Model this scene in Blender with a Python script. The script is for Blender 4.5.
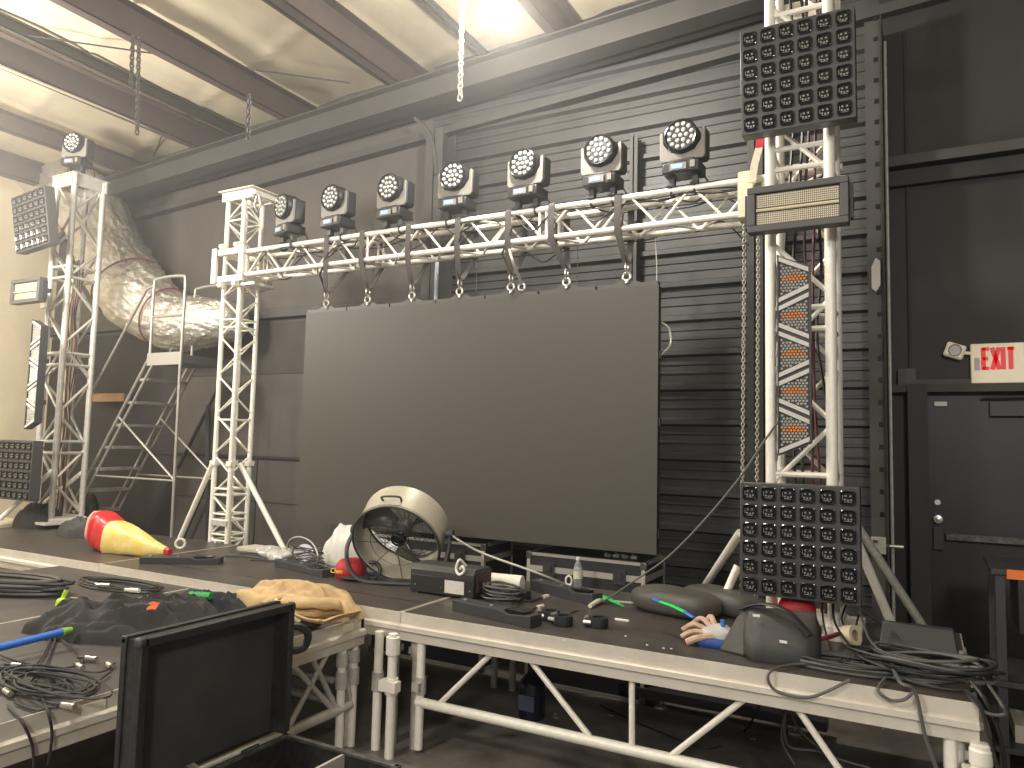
import bpy, math, random
from mathutils import Vector, Matrix, noise
random.seed(7)
PI=math.pi
for o in list(bpy.data.objects): bpy.data.objects.remove(o)
S=bpy.context.scene; COL=S.collection
# ------------------------------------------------------------------ camera
CZ=1.88; YAW,PIT,ROL=math.radians(28.6135),math.radians(4.4579),math.radians(1.3588); FP=750.13
fw=Vector((-math.sin(YAW)*math.cos(PIT),math.cos(YAW)*math.cos(PIT),math.sin(PIT)))
rt=Vector((math.cos(YAW),math.sin(YAW),0)); up=rt.cross(fw)
rt,up=rt*math.cos(ROL)+up*math.sin(ROL),-rt*math.sin(ROL)+up*math.cos(ROL)
CAM=Vector((0,0,CZ))
cd=bpy.data.cameras.new('camera'); cam=bpy.data.objects.new('camera',cd); COL.objects.link(cam)
cam.matrix_world=Matrix(((rt.x,up.x,-fw.x,0),(rt.y,up.y,-fw.y,0),(rt.z,up.z,-fw.z,CZ),(0,0,0,1)))
cd.sensor_width=36; cd.lens=FP/1024*36; cd.clip_start=.05; cd.clip_end=80
S.camera=cam
# ------------------------------------------------------------------ world and light
S.view_settings.view_transform='Standard'; S.view_settings.look='None'; S.view_settings.gamma=1
S.view_settings.use_curve_mapping=False; S.view_settings.exposure=0.12
w=bpy.data.worlds.new('world'); S.world=w; w.use_nodes=True
w.node_tree.nodes['Background'].inputs[0].default_value=(.95,.93,.9,1); w.node_tree.nodes['Background'].inputs[1].default_value=.32
def area(name,loc,size,power,tgt=None,col=(1,.94,.84),sy=None):
    l=bpy.data.lights.new(name,'AREA'); l.energy=power; l.color=col; l.shape='RECTANGLE'; l.size=size; l.size_y=sy or size
    o=bpy.data.objects.new(name,l); COL.objects.link(o); o.location=loc
    d=(Vector(tgt)-Vector(loc)) if tgt else Vector((0,0,-1))
    o.rotation_euler=d.to_track_quat('-Z','Y').to_euler(); return o
def plight(name,loc,power,r=.2,col=(1,.955,.885)):
    l=bpy.data.lights.new(name,'POINT'); l.energy=power; l.color=col; l.shadow_soft_size=r
    o=bpy.data.objects.new(name,l); COL.objects.link(o); o.location=loc; return o
plight('unseen_high_lamp',(-2.62,4.5,4.98),300,.12,(1,.95,.86))
plight('unseen_high_lamp',(-7.6,2.9,4.2),520,.3,(1,.94,.84))  # unseen lamp, set low and strong to brighten the ceiling near the back
plight('unseen_high_lamp',(-9.9,1.2,3.9),230,.3,(1,.94,.84))  # extra fill lamp, unseen, added to brighten the cream left wall
plight('unseen_high_lamp',(-3.4,-1.6,4.9),620,.35)
plight('unseen_high_lamp',(1.6,-2.8,4.1),620,.35)
# ------------------------------------------------------------------ pixel -> world helpers
def ray(x,y): return fw+rt*((x-512)/FP)+up*((384-y)/FP)
def onY(x,y,Y): d=ray(x,y); return CAM+d*(Y/d.y)
def onX(x,y,X): d=ray(x,y); return CAM+d*(X/d.x)
def onZ(x,y,Z): d=ray(x,y); return CAM+d*((Z-CZ)/d.z)
# ------------------------------------------------------------------ materials
MATS={}
def M(name,c=(.5,.5,.5),rough=.5,metal=0,var=0,scale=8,bump=0,c2=None,emit=None,trans=0,stretch=None,spec=None,coat=0):
    if name in MATS: return MATS[name]
    m=bpy.data.materials.new(name); m.use_nodes=True; nt=m.node_tree; b=nt.nodes['Principled BSDF']; MATS[name]=m
    b.inputs['Base Color'].default_value=(*c,1); b.inputs['Roughness'].default_value=rough; b.inputs['Metallic'].default_value=metal
    if spec is not None: b.inputs['Specular IOR Level'].default_value=spec
    if coat: b.inputs['Coat Weight'].default_value=coat
    if emit: b.inputs['Emission Color'].default_value=(*emit[0],1); b.inputs['Emission Strength'].default_value=emit[1]
    if trans: b.inputs['Transmission Weight'].default_value=trans
    if var or bump:
        tc=nt.nodes.new('ShaderNodeTexCoord'); mp=nt.nodes.new('ShaderNodeMapping'); nt.links.new(tc.outputs['Object'],mp.inputs[0])
        if stretch: mp.inputs['Scale'].default_value=stretch
        n=nt.nodes.new('ShaderNodeTexNoise'); n.inputs['Scale'].default_value=scale; n.inputs['Detail'].default_value=6; n.inputs['Roughness'].default_value=.65
        nt.links.new(mp.outputs[0],n.inputs['Vector'])
        if var:
            r=nt.nodes.new('ShaderNodeValToRGB'); d=c2 or tuple(x*(1-var) for x in c)
            r.color_ramp.elements[0].position=.35; r.color_ramp.elements[1].position=.65
            r.color_ramp.elements[0].color=(*d,1); r.color_ramp.elements[1].color=(*c,1)
            nt.links.new(n.outputs['Fac'],r.inputs[0]); nt.links.new(r.outputs[0],b.inputs['Base Color'])
        if bump:
            bp=nt.nodes.new('ShaderNodeBump'); bp.inputs['Strength'].default_value=bump; bp.inputs['Distance'].default_value=.02
            nt.links.new(n.outputs['Fac'],bp.inputs['Height']); nt.links.new(bp.outputs[0],b.inputs['Normal'])
    return m
ALU=M('aluminium',(.90,.86,.76),.45,.12,.10,30)
ALUD=M('weathered aluminium',(.60,.575,.52),.45,.35,.2,20)
RIM=M('deck rim aluminium',(.68,.63,.54),.5,.2,.12,9)
DECK=M('dark deck board',(.070,.060,.052),.42,0,.35,5,.05)
DECKB=M('dark textured deck board',(.085,.075,.066),.45,0,.3,6,.08)
BLK=M('black plastic',(.022,.022,.023),.45)
BLKG=M('black gloss',(.012,.012,.013),.18)
BLKM=M('black painted metal',(.045,.045,.048),.5,.1)
GREYM=M('grey housing',(.085,.082,.08),.5)
RUB=M('black rubber cable',(.028,.027,.026),.45)
CABG=M('grey rubber cable',(.10,.095,.088),.5)
WEB=M('grey webbing',(.115,.105,.10),.85,0,.3,60)
STEEL=M('zinc steel',(.62,.60,.56),.35,.8)
WHT=M('white plastic',(.78,.76,.70),.5)
WALLB=M('black painted siding',(.068,.066,.064),.5,0,.25,3,.03)
WALLF=M('veil grey panel',(.098,.088,.077),.65,0,.15,2,.03)  # black panel with the light veil's grey mixed into its colour
WALLK=M('black painted drywall',(.030,.027,.0255),.6,0,.2,2)
CREAM=M('cream painted wall',(.80,.69,.49),.8,0,.08,2)
INSUL=M('cream insulation facing',(.62,.54,.39),.8,0,.22,1.6,.5,stretch=(1,.5,1))
PURL=M('brown primer steel',(.085,.06,.052),.6,0,.25,3)
PURLB=M('black painted steel',(.07,.066,.06),.6,0,.2,3)
FLOOR=M('dark sealed concrete',(.23,.205,.18),.45,0,.55,2.5,.05)
BAG=M('black nylon',(.045,.042,.038),.7,0,.2,14,.15)
RED=M('red fabric',(.50,.02,.03),.65,0,.2,12)
ORG=M('orange cloth',(.85,.16,.04),.7)
LIME=M('lime fabric',(.48,.72,.05),.6)
GRN=M('green plastic',(.02,.30,.07),.5)
BLUE=M('blue pole',(.03,.16,.62),.4)
# ------------------------------------------------------------------ mesh builder
class MB:
    def __init__(s): s.v=[]; s.f=[]; s.m=[]
    def add(s,vs,fs,mi=0):
        k=len(s.v); s.v+= [Vector(a) for a in vs]; s.f+=[tuple(i+k for i in f) for f in fs]; s.m+=[mi]*len(fs); return s
    def box(s,a,b,mi=0,mat=None):
        x0,y0,z0=a; x1,y1,z1=b
        vs=[Vector(p) for p in ((x0,y0,z0),(x1,y0,z0),(x1,y1,z0),(x0,y1,z0),(x0,y0,z1),(x1,y0,z1),(x1,y1,z1),(x0,y1,z1))]
        if mat: vs=[mat@p for p in vs]
        return s.add(vs,[(0,3,2,1),(4,5,6,7),(0,1,5,4),(1,2,6,5),(2,3,7,6),(3,0,4,7)],mi)
    def cbox(s,c,d,mi=0,mat=None):
        return s.box([c[i]-d[i]/2 for i in range(3)],[c[i]+d[i]/2 for i in range(3)],mi,mat)
    def frame(s,p,q):
        d=(q-p).normalized(); a=Vector((0,0,1)) if abs(d.z)<.9 else Vector((1,0,0))
        u=d.cross(a).normalized(); return u,d.cross(u).normalized()
    def tube(s,p,q,r,n=10,r2=None,mi=0,cap=True):
        p,q=Vector(p),Vector(q); u,v=s.frame(p,q); r2=r if r2 is None else r2
        vs=[p+(u*math.cos(2*PI*i/n)+v*math.sin(2*PI*i/n))*r for i in range(n)]+[q+(u*math.cos(2*PI*i/n)+v*math.sin(2*PI*i/n))*r2 for i in range(n)]
        fs=[(i,(i+1)%n,n+(i+1)%n,n+i) for i in range(n)]
        if cap: fs+=[tuple(range(n-1,-1,-1)),tuple(range(n,2*n))]
        return s.add(vs,fs,mi)
    def path(s,pts,r,n=8,mi=0,closed=False,rf=None,flat=None):
        pts=[Vector(p) for p in pts]; N=len(pts); vs=[]; pu=None
        for k,p in enumerate(pts):
            a=pts[(k-1)%N] if (closed or k>0) else p; b=pts[(k+1)%N] if (closed or k<N-1) else p
            d=(b-a); d=d.normalized() if d.length>1e-9 else Vector((0,0,1))
            if pu is None:
                t=Vector((0,0,1)) if abs(d.z)<.9 else Vector((1,0,0)); pu=d.cross(t).normalized()
            u=(pu-d*pu.dot(d)); u=u.normalized() if u.length>1e-6 else pu; v=d.cross(u); pu=u
            for i in range(n):
                rr=r if rf is None else rf(k/(N-1),i/n,k,i)
                c,sn=math.cos(2*PI*i/n),math.sin(2*PI*i/n)
                if flat: sn*=flat
                vs.append(p+(u*c+v*sn)*rr)
        fs=[]
        for k in range(N if closed else N-1):
            for i in range(n):
                a=k*n; b=((k+1)%N)*n
                fs.append((a+i,a+(i+1)%n,b+(i+1)%n,b+i))
        if not closed: fs+=[tuple(range(n-1,-1,-1)),tuple((N-1)*n+i for i in range(n))]
        return s.add(vs,fs,mi)
    def lathe(s,prof,c=(0,0,0),n=20,axis=None,mi=0,cap=True):
        c=Vector(c); R=Vector(axis).normalized().to_track_quat('Z','Y').to_matrix() if axis else Matrix.Identity(3)
        vs=[]; 
        for r,z in prof:
            for i in range(n): vs.append(c+R@Vector((r*math.cos(2*PI*i/n),r*math.sin(2*PI*i/n),z)))
        fs=[]
        for k in range(len(prof)-1):
            for i in range(n): fs.append((k*n+i,k*n+(i+1)%n,(k+1)*n+(i+1)%n,(k+1)*n+i))
        if cap: fs+=[tuple(range(n-1,-1,-1)),tuple((len(prof)-1)*n+i for i in range(n))]
        return s.add(vs,fs,mi)
    def prism(s,poly,z0,z1,mat=None,mi=0):
        n=len(poly); vs=[Vector((x,y,z0)) for x,y in poly]+[Vector((x,y,z1)) for x,y in poly]
        if mat: vs=[mat@p for p in vs]
        return s.add(vs,[tuple(range(n-1,-1,-1)),tuple(range(n,2*n))]+[(i,(i+1)%n,n+(i+1)%n,n+i) for i in range(n)],mi)
    def torus(s,c,R,r,axis=(0,0,1),N=24,n=8,mi=0,sx=1,sy=1):
        Q=Vector(axis).normalized().to_track_quat('Z','Y').to_matrix(); c=Vector(c)
        return s.path([c+Q@Vector((R*sx*math.cos(2*PI*i/N),R*sy*math.sin(2*PI*i/N),0)) for i in range(N)],r,n,mi,closed=True)
    def ellip(s,c,rad,n=24,m=14,p=1.0,nz=0,ns=3,seed=0,mat=None,flatb=None,mi=0):
        c=Vector(c); vs=[]
        f=lambda t: math.copysign(abs(t)**p,t)
        for k in range(m+1):
            th=PI*k/m
            for i in range(n):
                ph=2*PI*i/n; q=Vector((f(math.sin(th))*f(math.cos(ph))*rad[0],f(math.sin(th))*f(math.sin(ph))*rad[1],f(math.cos(th))*rad[2]))
                if nz: q+=q.normalized()*nz*noise.noise(q*ns+Vector((seed*7.3,seed,0)))
                if flatb is not None and q.z<flatb: q.z=flatb+(q.z-flatb)*.05
                q=(mat@q) if mat else q
                vs.append(c+q)
        fs=[(k*n+i,(k+1)*n+i,(k+1)*n+(i+1)%n,k*n+(i+1)%n) for k in range(m) for i in range(n)]
        return s.add(vs,fs,mi)
    def build(s,name,mat,parent=None,world=True,label=None,smooth=35,bevel=0,sub=0):
        off=Vector((0,0,0))
        if parent and world:
            p=parent
            while p: off+=p.location; p=p.parent
        me=bpy.data.meshes.new(name); me.from_pydata([tuple(v-off) for v in s.v],[],s.f)
        for m in (mat if isinstance(mat,(list,tuple)) else [mat]): me.materials.append(m)
        me.polygons.foreach_set('material_index',s.m)
        if smooth: me.shade_smooth(); me.set_sharp_from_angle(angle=math.radians(smooth))
        me.update()
        o=bpy.data.objects.new(name,me); COL.objects.link(o)
        if parent: o.parent=parent
        if bevel:
            b=o.modifiers.new('bevel','BEVEL'); b.width=bevel; b.segments=2; b.limit_method='ANGLE'
        if sub:
            b=o.modifiers.new('sub','SUBSURF'); b.levels=sub; b.render_levels=sub
        if label: o['label']=label
        return o
def tag(o,label=None,cat=None,group=None,kind=None):
    if label: o['label']=label
    if cat: o['category']=cat
    if group: o['group']=group
    if kind: o['kind']=kind
    return o
def thing(name,label,cat,loc=(0,0,0),rz=0,group=None):
    o=bpy.data.objects.new(name,None); COL.objects.link(o); o.location=loc; o.rotation_euler=(0,0,rz); o.empty_display_size=.1
    return tag(o,label,cat,group)
KIDS={}
def kids(o): return [c for c in bpy.data.objects if c.parent==o]
def dup(o,parent=None):
    c=o.copy(); COL.objects.link(c)
    if parent: c.parent=parent
    for k in kids(o): dup(k,c)
    return c
def place(o,loc,rz,label,group=None):
    c=dup(o); c.location=loc; c.rotation_euler=(0,0,rz); tag(c,label,None,group); return c
def crom(pts,k=8,closed=False):
    pts=[Vector(p) for p in pts]; n=len(pts); out=[]
    for i in range(n if closed else n-1):
        g=(lambda j: pts[j%n]) if closed else (lambda j: pts[min(max(j,0),n-1)])
        a,b,c,d=g(i-1),g(i),g(i+1),g(i+2)
        for t in range(k):
            t/=k; out.append(.5*((2*b)+(c-a)*t+(2*a-5*b+4*c-d)*t*t+(3*b-a-3*c+d)*t**3))
    if not closed: out.append(pts[-1])
    return out
def cable(name,label,pts,r=.006,mat=None,group=None,k=8,parent=None,cat='cable'):
    mb=MB().path(crom(pts,k),r,6); o=mb.build(name,mat or RUB,parent)
    return o if parent else tag(o,label,cat,group)
def ribbon(mb,pts,w,t=.005,closed=False):
    """webbing band of width w along X through pts"""
    pts=[Vector(p) for p in pts]; n=len(pts); vs=[]
    for k,p in enumerate(pts):
        a=pts[(k-1)%n] if (closed or k) else p; b=pts[(k+1)%n] if (closed or k<n-1) else p
        d=(b-a).normalized(); nn=Vector((0,d.z,-d.y)); nn=nn.normalized() if nn.length>1e-5 else Vector((0,1,0))
        for sx,sn in ((-1,-1),(1,-1),(1,1),(-1,1)): vs.append(p+Vector((sx*w/2,0,0))+nn*sn*t/2)
    fs=[(k*4+i,k*4+(i+1)%4,((k+1)%n)*4+(i+1)%4,((k+1)%n)*4+i) for k in range(n if closed else n-1) for i in range(4)]
    if not closed: fs+=[(3,2,1,0),tuple((n-1)*4+i for i in range(4))]
    return mb.add(vs,fs)
def heap(name,c,rad,H,rz=0,mat=None,freq=5,seed=1,stretch=3,parent=None,ridge=1.0,n=90,m=26,out=.25):
    """crumpled cloth mound: ridged folds running along its long axis"""
    mb=MB(); cs,sn=math.cos(rz),math.sin(rz); c=Vector(c)
    def at(r,a):
        o=1+out*noise.noise(Vector((math.cos(a)*1.6,math.sin(a)*1.6,seed*3.1)))+.10*noise.noise(Vector((math.cos(a)*5,math.sin(a)*5,seed)))
        x=r*math.cos(a)*rad[0]*o; y=r*math.sin(a)*rad[1]*o
        q=Vector((x*freq/stretch,y*freq,seed*5.7)); wv=noise.noise(q*.6+Vector((9,3,1)))*1.4
        q2=q+Vector((wv*.5,wv,0)); f=(1-abs(noise.noise(q2))*2.2)*.6+(1-abs(noise.noise(q2*2.1))*2)*.28+noise.noise(q2*4.3)*.12
        h=H*max(0,(1-r**4))**.6*(1-.55*ridge+.75*ridge*f)
        return Vector((c.x+x*cs-y*sn,c.y+x*sn+y*cs,c.z+max(h,.003 if r<1 else 0)))
    mb.v.append(at(0,0))
    for k in range(1,m+1):
        for i in range(n): mb.v.append(at((k/m)**.8,2*PI*i/n))
    for i in range(n): mb.f.append((0,1+i,1+(i+1)%n)); mb.m.append(0)
    for k in range(m-1):
        for i in range(n): a=1+k*n; b=a+n; mb.f.append((a+i,b+i,b+(i+1)%n,a+(i+1)%n)); mb.m.append(0)
    mb.f.append(tuple(1+(m-1)*n+i for i in range(n-1,-1,-1))); mb.m.append(0)
    return mb.build(name,mat or BAG,parent,smooth=70)
def structure(name,mb,mat,parent=None,**kw):
    o=mb.build(name,mat,parent,**kw)
    if not parent: o['kind']='structure'
    return o
def text_mesh(txt,size,ext=.002):
    c=bpy.data.curves.new('t','FONT'); c.body=txt; c.size=size; c.extrude=ext; c.align_x='CENTER'; c.align_y='CENTER'
    o=bpy.data.objects.new('t',c); COL.objects.link(o); dg=bpy.context.evaluated_depsgraph_get()
    me=bpy.data.meshes.new_from_object(o.evaluated_get(dg)); vs=[v.co.copy() for v in me.vertices]; fs=[tuple(p.vertices) for p in me.polygons]
    bpy.data.objects.remove(o); return vs,fs
ZD=.82; ZF=.772; WY=6.5; WX=-11.4
# ================================================================== SETTING
structure('floor',MB().box((WX,-3,-.1),(5,WY+.3,0)),FLOOR)
# back wall: smooth black panels greyed for the veil at left, ribbed siding, black wall with the door at right
XS=onY(428,300,WY).x; XE=onY(884,300,WY).x
wb=structure('wall_back',MB().box((WX-.2,WY,0),(XS,WY+.1,6.3)),WALLF)
mb=MB()
for x in (-10.2,-8.6,-7.0): mb.box((x-.006,WY-.006,0),(x+.006,WY,1.62))
for z in (1.62,): mb.box((WX,WY-.03,z),(XS,WY,z+.03))
mb.box((WX,WY-.006,1.1),(XS,WY,1.108))
mb.build('panel_seam',WALLK,wb)
zp=onY(240,375,WY).z; xp=onY(176,450,WY).x
MB().box((WX,WY-.012,0),(xp,WY,3.25)).build('dark_panel',M('flat black panel',(.030,.028,.027),.7,0,.15,2),wb,label='flat black lower panel')
MB().box((xp,WY-.010,zp),(XS,WY,3.25)).build('dark_panel',M('dark grey panel',(.060,.055,.050),.7,0,.15,2),wb,label='dark grey middle panel')
# girt on the smooth wall
MB().box((WX,WY-.09,3.30),(XS,WY,3.42)).build('girt',PURLB,wb)
# ribbed siding
prof=[]; z=0
while z<6.3:
    prof+=[(0,z),(0,z+.070),(-.012,z+.078),(-.012,z+.092),(0,z+.1),(0,z+.150),(-.012,z+.158),(-.012,z+.172),(0,z+.18),(0,z+.225),(-.045,z+.245),(-.045,z+.285)]; z+=.305
vs=[];
for (y,z) in prof: vs+=[(XS,WY+y,z),(XE,WY+y,z)]
fs=[(2*i,2*i+1,2*i+3,2*i+2) for i in range(len(prof)-1)]
MB().add(vs,fs).build('ribbed_siding',WALLB,wb,smooth=0)
MB().box((XS,WY+.03,0),(XE,WY+.1,6.3)).build('siding_backing',WALLK,wb)
DX0,DX1=onY(928,450,WY).x,1.15
doorTop=onY(928,392,WY).z
MB().box((XE,WY-.03,0),(DX0-.08,WY+.1,doorTop+.09)).box((XE,WY-.03,doorTop+.09),(5,WY+.1,6.5)).box((DX1+.08,WY-.03,0),(5,WY+.1,doorTop+.09)).build('wall_panel',WALLK,wb)
# columns in front of the wall
def column(name,x0,x1,d,z1=5.1,mat=PURLB,f=.012):
    return MB().box((x0,WY-d,0),(x1,WY-d+f,z1)).box((x0,WY-.06,0),(x1,WY-.06+f,z1)).box(((x0+x1)/2-.006,WY-d,0),((x0+x1)/2+.006,WY-.06,z1)).build(name,mat,wb,label=None)
column('column',onY(424,200,6.2).x,onY(441,200,6.2).x,.3)
column('column',onY(747,300,6.2).x,onY(763,300,6.2).x,.3,4.9)
column('column',onY(629,200,6.35).x,onY(637,200,6.35).x,.15,4.7)
xa=onY(868,300,6.2).x; xb=onY(886,300,6.2).x
mb=MB().box((xa,6.19,0),(xb,6.2,5.2)).box((xb-.012,6.1,0),(xb,6.47,5.2))
mb.build('column',PURLB,wb)
mb=MB()
for k in range(24): mb.box((xb-.06,6.186,1.4+k*.165),(xb-.032,6.189,1.435+k*.165))
mb.build('punched_slots',BLKG,wb)
MB().tube((xb+.02,6.17,0),(xb+.02,6.17,5.0),.012).build('pipe',ALUD,wb)
MB().box((xb+.13,6.3,0),(xb+.26,6.45,doorTop+.05)).build('column',WALLK,wb)
# conduit and box above the door
cxp=onY(907,200,WY-.05)
mb=MB().tube((cxp.x,WY-.05,onY(907,372,WY).z),(cxp.x,WY-.05,5.2),.008)
p=onY(907,377,WY-.06); mb.cbox((p.x,WY-.07,p.z),(.12,.07,.12)); mb.build('conduit',BLKM,wb)
# girt on the black wall
z0=onY(957,160,WY-.1).z; z1=onY(957,150,WY-.1).z
MB().box((XE+.02,WY-.16,z0),(5,WY-.03,z1)).build('girt',M('grey girt',(.07,.065,.06),.6),wb)
MB().box((XE+.02,WY-.1,z0-.14),(5,WY-.03,z0-.02)).build('girt',WALLK,wb)
z0=onY(957,392,WY-.1).z; z1=onY(957,384,WY-.1).z
MB().box((XE+.02,WY-.14,z0),(5,WY-.03,z1)).build('girt',M('girt2',(.05,.045,.042),.6),wb)
# curved brace and diagonal braces up near the rafter
mb=MB().path(crom([onY(415,118,6.2),onY(428,130,6.2),onY(434,150,6.2),onY(436,175,6.2)],6),.02)
mb.build('brace',PURLB,wb)
mb=MB().tube(onY(100,398,6.3),onY(122,398,6.3),.05); 
pa=onY(92,398,6.3); pb_=onY(124,398,6.3)
MB().box((pa.x,6.3,pa.z-.05),(pb_.x,6.4,pa.z+.06)).build('timber_block',M('bare timber',(.42,.24,.12),.7,0,.3,9),wb)
for a,b in (((222,380),(178,468)),((208,480),(180,545))):
    MB().tube(onY(*a,6.4),onY(*b,6.4),.022).build('brace',BLKM,wb)
MB().tube(onY(208,405,6.35),onY(208,550,6.35),.03).build('post',BLKM,wb)
# door
d=structure('door_1',MB().box((DX0,WY-.02,.01),(DX1,WY+.03,doorTop)),M('black door paint',(.026,.023,.023),.45,0,.2,3),bevel=.003)
mb=MB().box((DX0-.09,WY-.07,0),(DX0-.005,WY+.02,doorTop+.09)).box((DX0-.005,WY-.07,doorTop+.012),(DX1+.09,WY+.02,doorTop+.09)).box((DX1+.005,WY-.07,0),(DX1+.09,WY+.02,doorTop+.012))
mb.build('door_frame',M('door frame black',(.04,.038,.036),.5),d)
k=onY(938,519,WY-.05)
mb=MB().lathe([(.0,0),(.03,0),(.035,.02),(.03,.045),(0,.05)],(k.x,WY-.03,k.z),16,axis=(0,-1,0))
kk=onY(938,502,WY); mb.lathe([(.02,0),(.02,.02),(0,.02)],(k.x,WY-.02,kk.z),14,axis=(0,-1,0))
mb.build('door_knob',STEEL,d,label='metal door knob with deadbolt')
mb=MB(); k2=onY(938,535,WY); mb.box((k.x-.03,WY-.07,k2.z-.10),(k.x+.03,WY-.02,k2.z+.07)); mb.build('latch_box',BLKM,d)
za=onY(960,537,WY-.08).z
mb=MB().box((k.x+.05,WY-.09,za-.025),(DX1-.05,WY-.055,za+.02)).box((k.x+.05,WY-.06,za-.02),(k.x+.1,WY-.02,za+.02)); mb.build('push_bar',M('worn push bar',(.16,.15,.14),.4,.4,.7,22),d,label='worn metal push bar')
mb=MB(); c0=onY(990,409,WY-.06); mb.box((c0.x,WY-.08,c0.z-.05),(c0.x+.35,WY-.02,c0.z+.05)); mb.tube((c0.x-.05,WY-.08,c0.z+.08),(c0.x+.3,WY-.1,c0.z+.09),.01); mb.build('door_closer',BLKM,d)
q=onY(940.5,404,WY-.03); MB().cbox((q.x,WY-.035,q.z),(.085,.03,.035)).build('door_contact',WHT,d,label='white magnetic door contact',bevel=.003)
# left wall, right wall
structure('wall_left',MB().box((WX-.1,-3,0),(WX,WY,6.3)),CREAM)
structure('wall_right',MB().box((5,-3,0),(5.1,WY+.1,6)),WALLK)
# ceiling, slopes up to the right with the rafter
def roofz(x): return CZ+3.645+(x+6)*.055       # top of rafter
RS=.055
mb=MB(); nx,ny=70,220
for i in range(nx+1):
    for j in range(ny+1):
        x=WX-.2+(5.4-WX)*i/nx; y=-3+(WY+3.2)*j/ny
        sag=-.10*math.sin((x+9)/1.5*PI)**2*0+ .035*noise.noise(Vector((x*1.3,y*.8,0)))+.02*noise.noise(Vector((x*3.2,y*2.2,3)))-.035*math.exp(-(((y+.25*x+40)%1.35-.67)/.045)**2)
        mb.v.append(Vector((x,y,roofz(x)+.34+sag)))
for i in range(nx):
    for j in range(ny):
        a=i*(ny+1)+j; mb.f.append((a,a+1,a+ny+2,a+ny+1)); mb.m.append(0)
ceil=structure('ceiling',mb,INSUL,smooth=80)
def roofbox(mb,x0,x1,y0,y1,d0,d1):
    vs=[(x0,y0,roofz(x0)+d0),(x1,y0,roofz(x1)+d0),(x1,y1,roofz(x1)+d0),(x0,y1,roofz(x0)+d0),(x0,y0,roofz(x0)+d1),(x1,y0,roofz(x1)+d1),(x1,y1,roofz(x1)+d1),(x0,y1,roofz(x0)+d1)]
    mb.add(vs,[(0,3,2,1),(4,5,6,7),(0,1,5,4),(1,2,6,5),(2,3,7,6),(3,0,4,7)])
mb=MB(); roofbox(mb,WX,5,6.12,6.15,-.26,0); roofbox(mb,WX,5,6.03,6.24,-.27,-.255); roofbox(mb,WX,5,6.03,6.24,-.015,0)
roofbox(mb,WX,5,6.15,6.4,-.25,-.06)
mb.build('rafter',PURLB,ceil)
mb=MB(); roofbox(mb,WX,5,WY-.12,WY,-.50,-.42); mb.build('rafter',PURLB,ceil)
def purlin(px,w,h,mat=PURL,z=0,y1=6.6):
    x=onY(px,216-.333*px,6.13).x
    mb=MB(); roofbox(mb,x-.008,x+.008,-3,y1,z,z+h); roofbox(mb,x-w,x+.008,-3,y1,z,z+.012); roofbox(mb,x-.008,x+w,-3,y1,z+h-.012,z+h)
    return mb.build('purlin',mat,ceil)
purlin(130,.07,.20); purlin(205,.10,.27); purlin(222,.03,.12,PURLB,.20); purlin(293,.09,.27)
purlin(375,.03,.07,PURLB,.22); purlin(404,.10,.27); purlin(560,.09,.27); purlin(470,.03,.07,PURLB,.22); purlin(690,.09,.27)
for x in (1.0,2.5,-10.6): 
    mb=MB(); roofbox(mb,x-.008,x+.008,-3,6.6,0,.3); roofbox(mb,x-.14,x+.008,-3,6.6,0,.012); mb.build('purlin',PURL,ceil)
# thin sag rods under the ceiling
for a,b in (((25,35),(178,57)),((256,70),(350,83)),((163,133),(150,165))):
    A=onZ(*a,roofz(-7)+.2); B=onZ(*b,roofz(-6)+.2); MB().tube(A,B,.008,6).build('sag_rod',BLKM,ceil)
A=onZ(0,66,roofz(-8)-.02); B=onZ(183,141,roofz(-7)-.02); MB().tube(A,B,.015,8).build('sprinkler_pipe',M('cream pipe',(.4,.35,.25),.5),ceil)
# ================================================================== TRUSS
def box_truss(root,o,ax,L,w,r,step,lr,rung=None,mat=ALU,lace_off=0):
    """four chords from o along ax (0=x,2=z); w spacing in the other two axes, o is the chord at min/min"""
    oth=[i for i in range(3) if i!=ax]; o=Vector(o)
    def P(i,j,t):
        p=o.copy(); p[oth[0]]+=w*i; p[oth[1]]+=w*j; p[ax]+=t; return p
    for i,j in ((0,0),(1,0),(1,1),(0,1)): MB().tube(P(i,j,0),P(i,j,L),r,14).build('chord',mat,root)
    sides=[((0,0),(1,0)),((1,0),(1,1)),((1,1),(0,1)),((0,1),(0,0))]
    for si,(a,b) in enumerate(sides):
        mb=MB(); t=.05; k=si%2
        n=int((L-.1)/step); st=(L-.1)/n
        for q in range(n):
            A,B=(a,b) if (q+k)%2==0 else (b,a)
            mb.tube(P(*A,t+.012),P(*B,t+st-.012),lr,6); t+=st
        zz=rung or [.03,L-.03]
        for q in zz: mb.tube(P(*a,q),P(*b,q),lr*1.15,8)
        mb.build('lacing',mat,root)
# --- left slim tower
W1=.235; TLx,TLy=-6.262,5.255; TB=CZ-1.10; TH=CZ+2.47-0
r1=thing('truss_tower','slim aluminium box truss tower at the left end of the overhead beam','truss tower',(TLx+W1/2,TLy+W1/2,0))
box_truss(r1,(TLx,TLy,.04),2,CZ+2.46-.04,W1,.024,.195,.009,rung=[.03,.8,.86,1.0,1.06,1.25,1.31,2.0,2.94,3.02,4.05,4.27])
c=Vector((TLx+W1/2,TLy+W1/2,0))
MB().cbox((c.x,c.y+.06,.02),(.4,.4,.04)).build('base_plate',ALU,r1,bevel=.004)
tz=CZ+2.46
mb=MB().cbox((c.x+.03,c.y-W1/2-.01,tz+.0),(.44,.03,.09)).cbox((c.x+.03,c.y+W1/2+.01,tz),(.44,.03,.09)).cbox((c.x+.03,c.y,tz+.06),(.5,.34,.012))
mb.cbox((c.x+.28,c.y,tz),(.03,.3,.05)); mb.build('top_plate',ALU,r1,bevel=.003)
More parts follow.
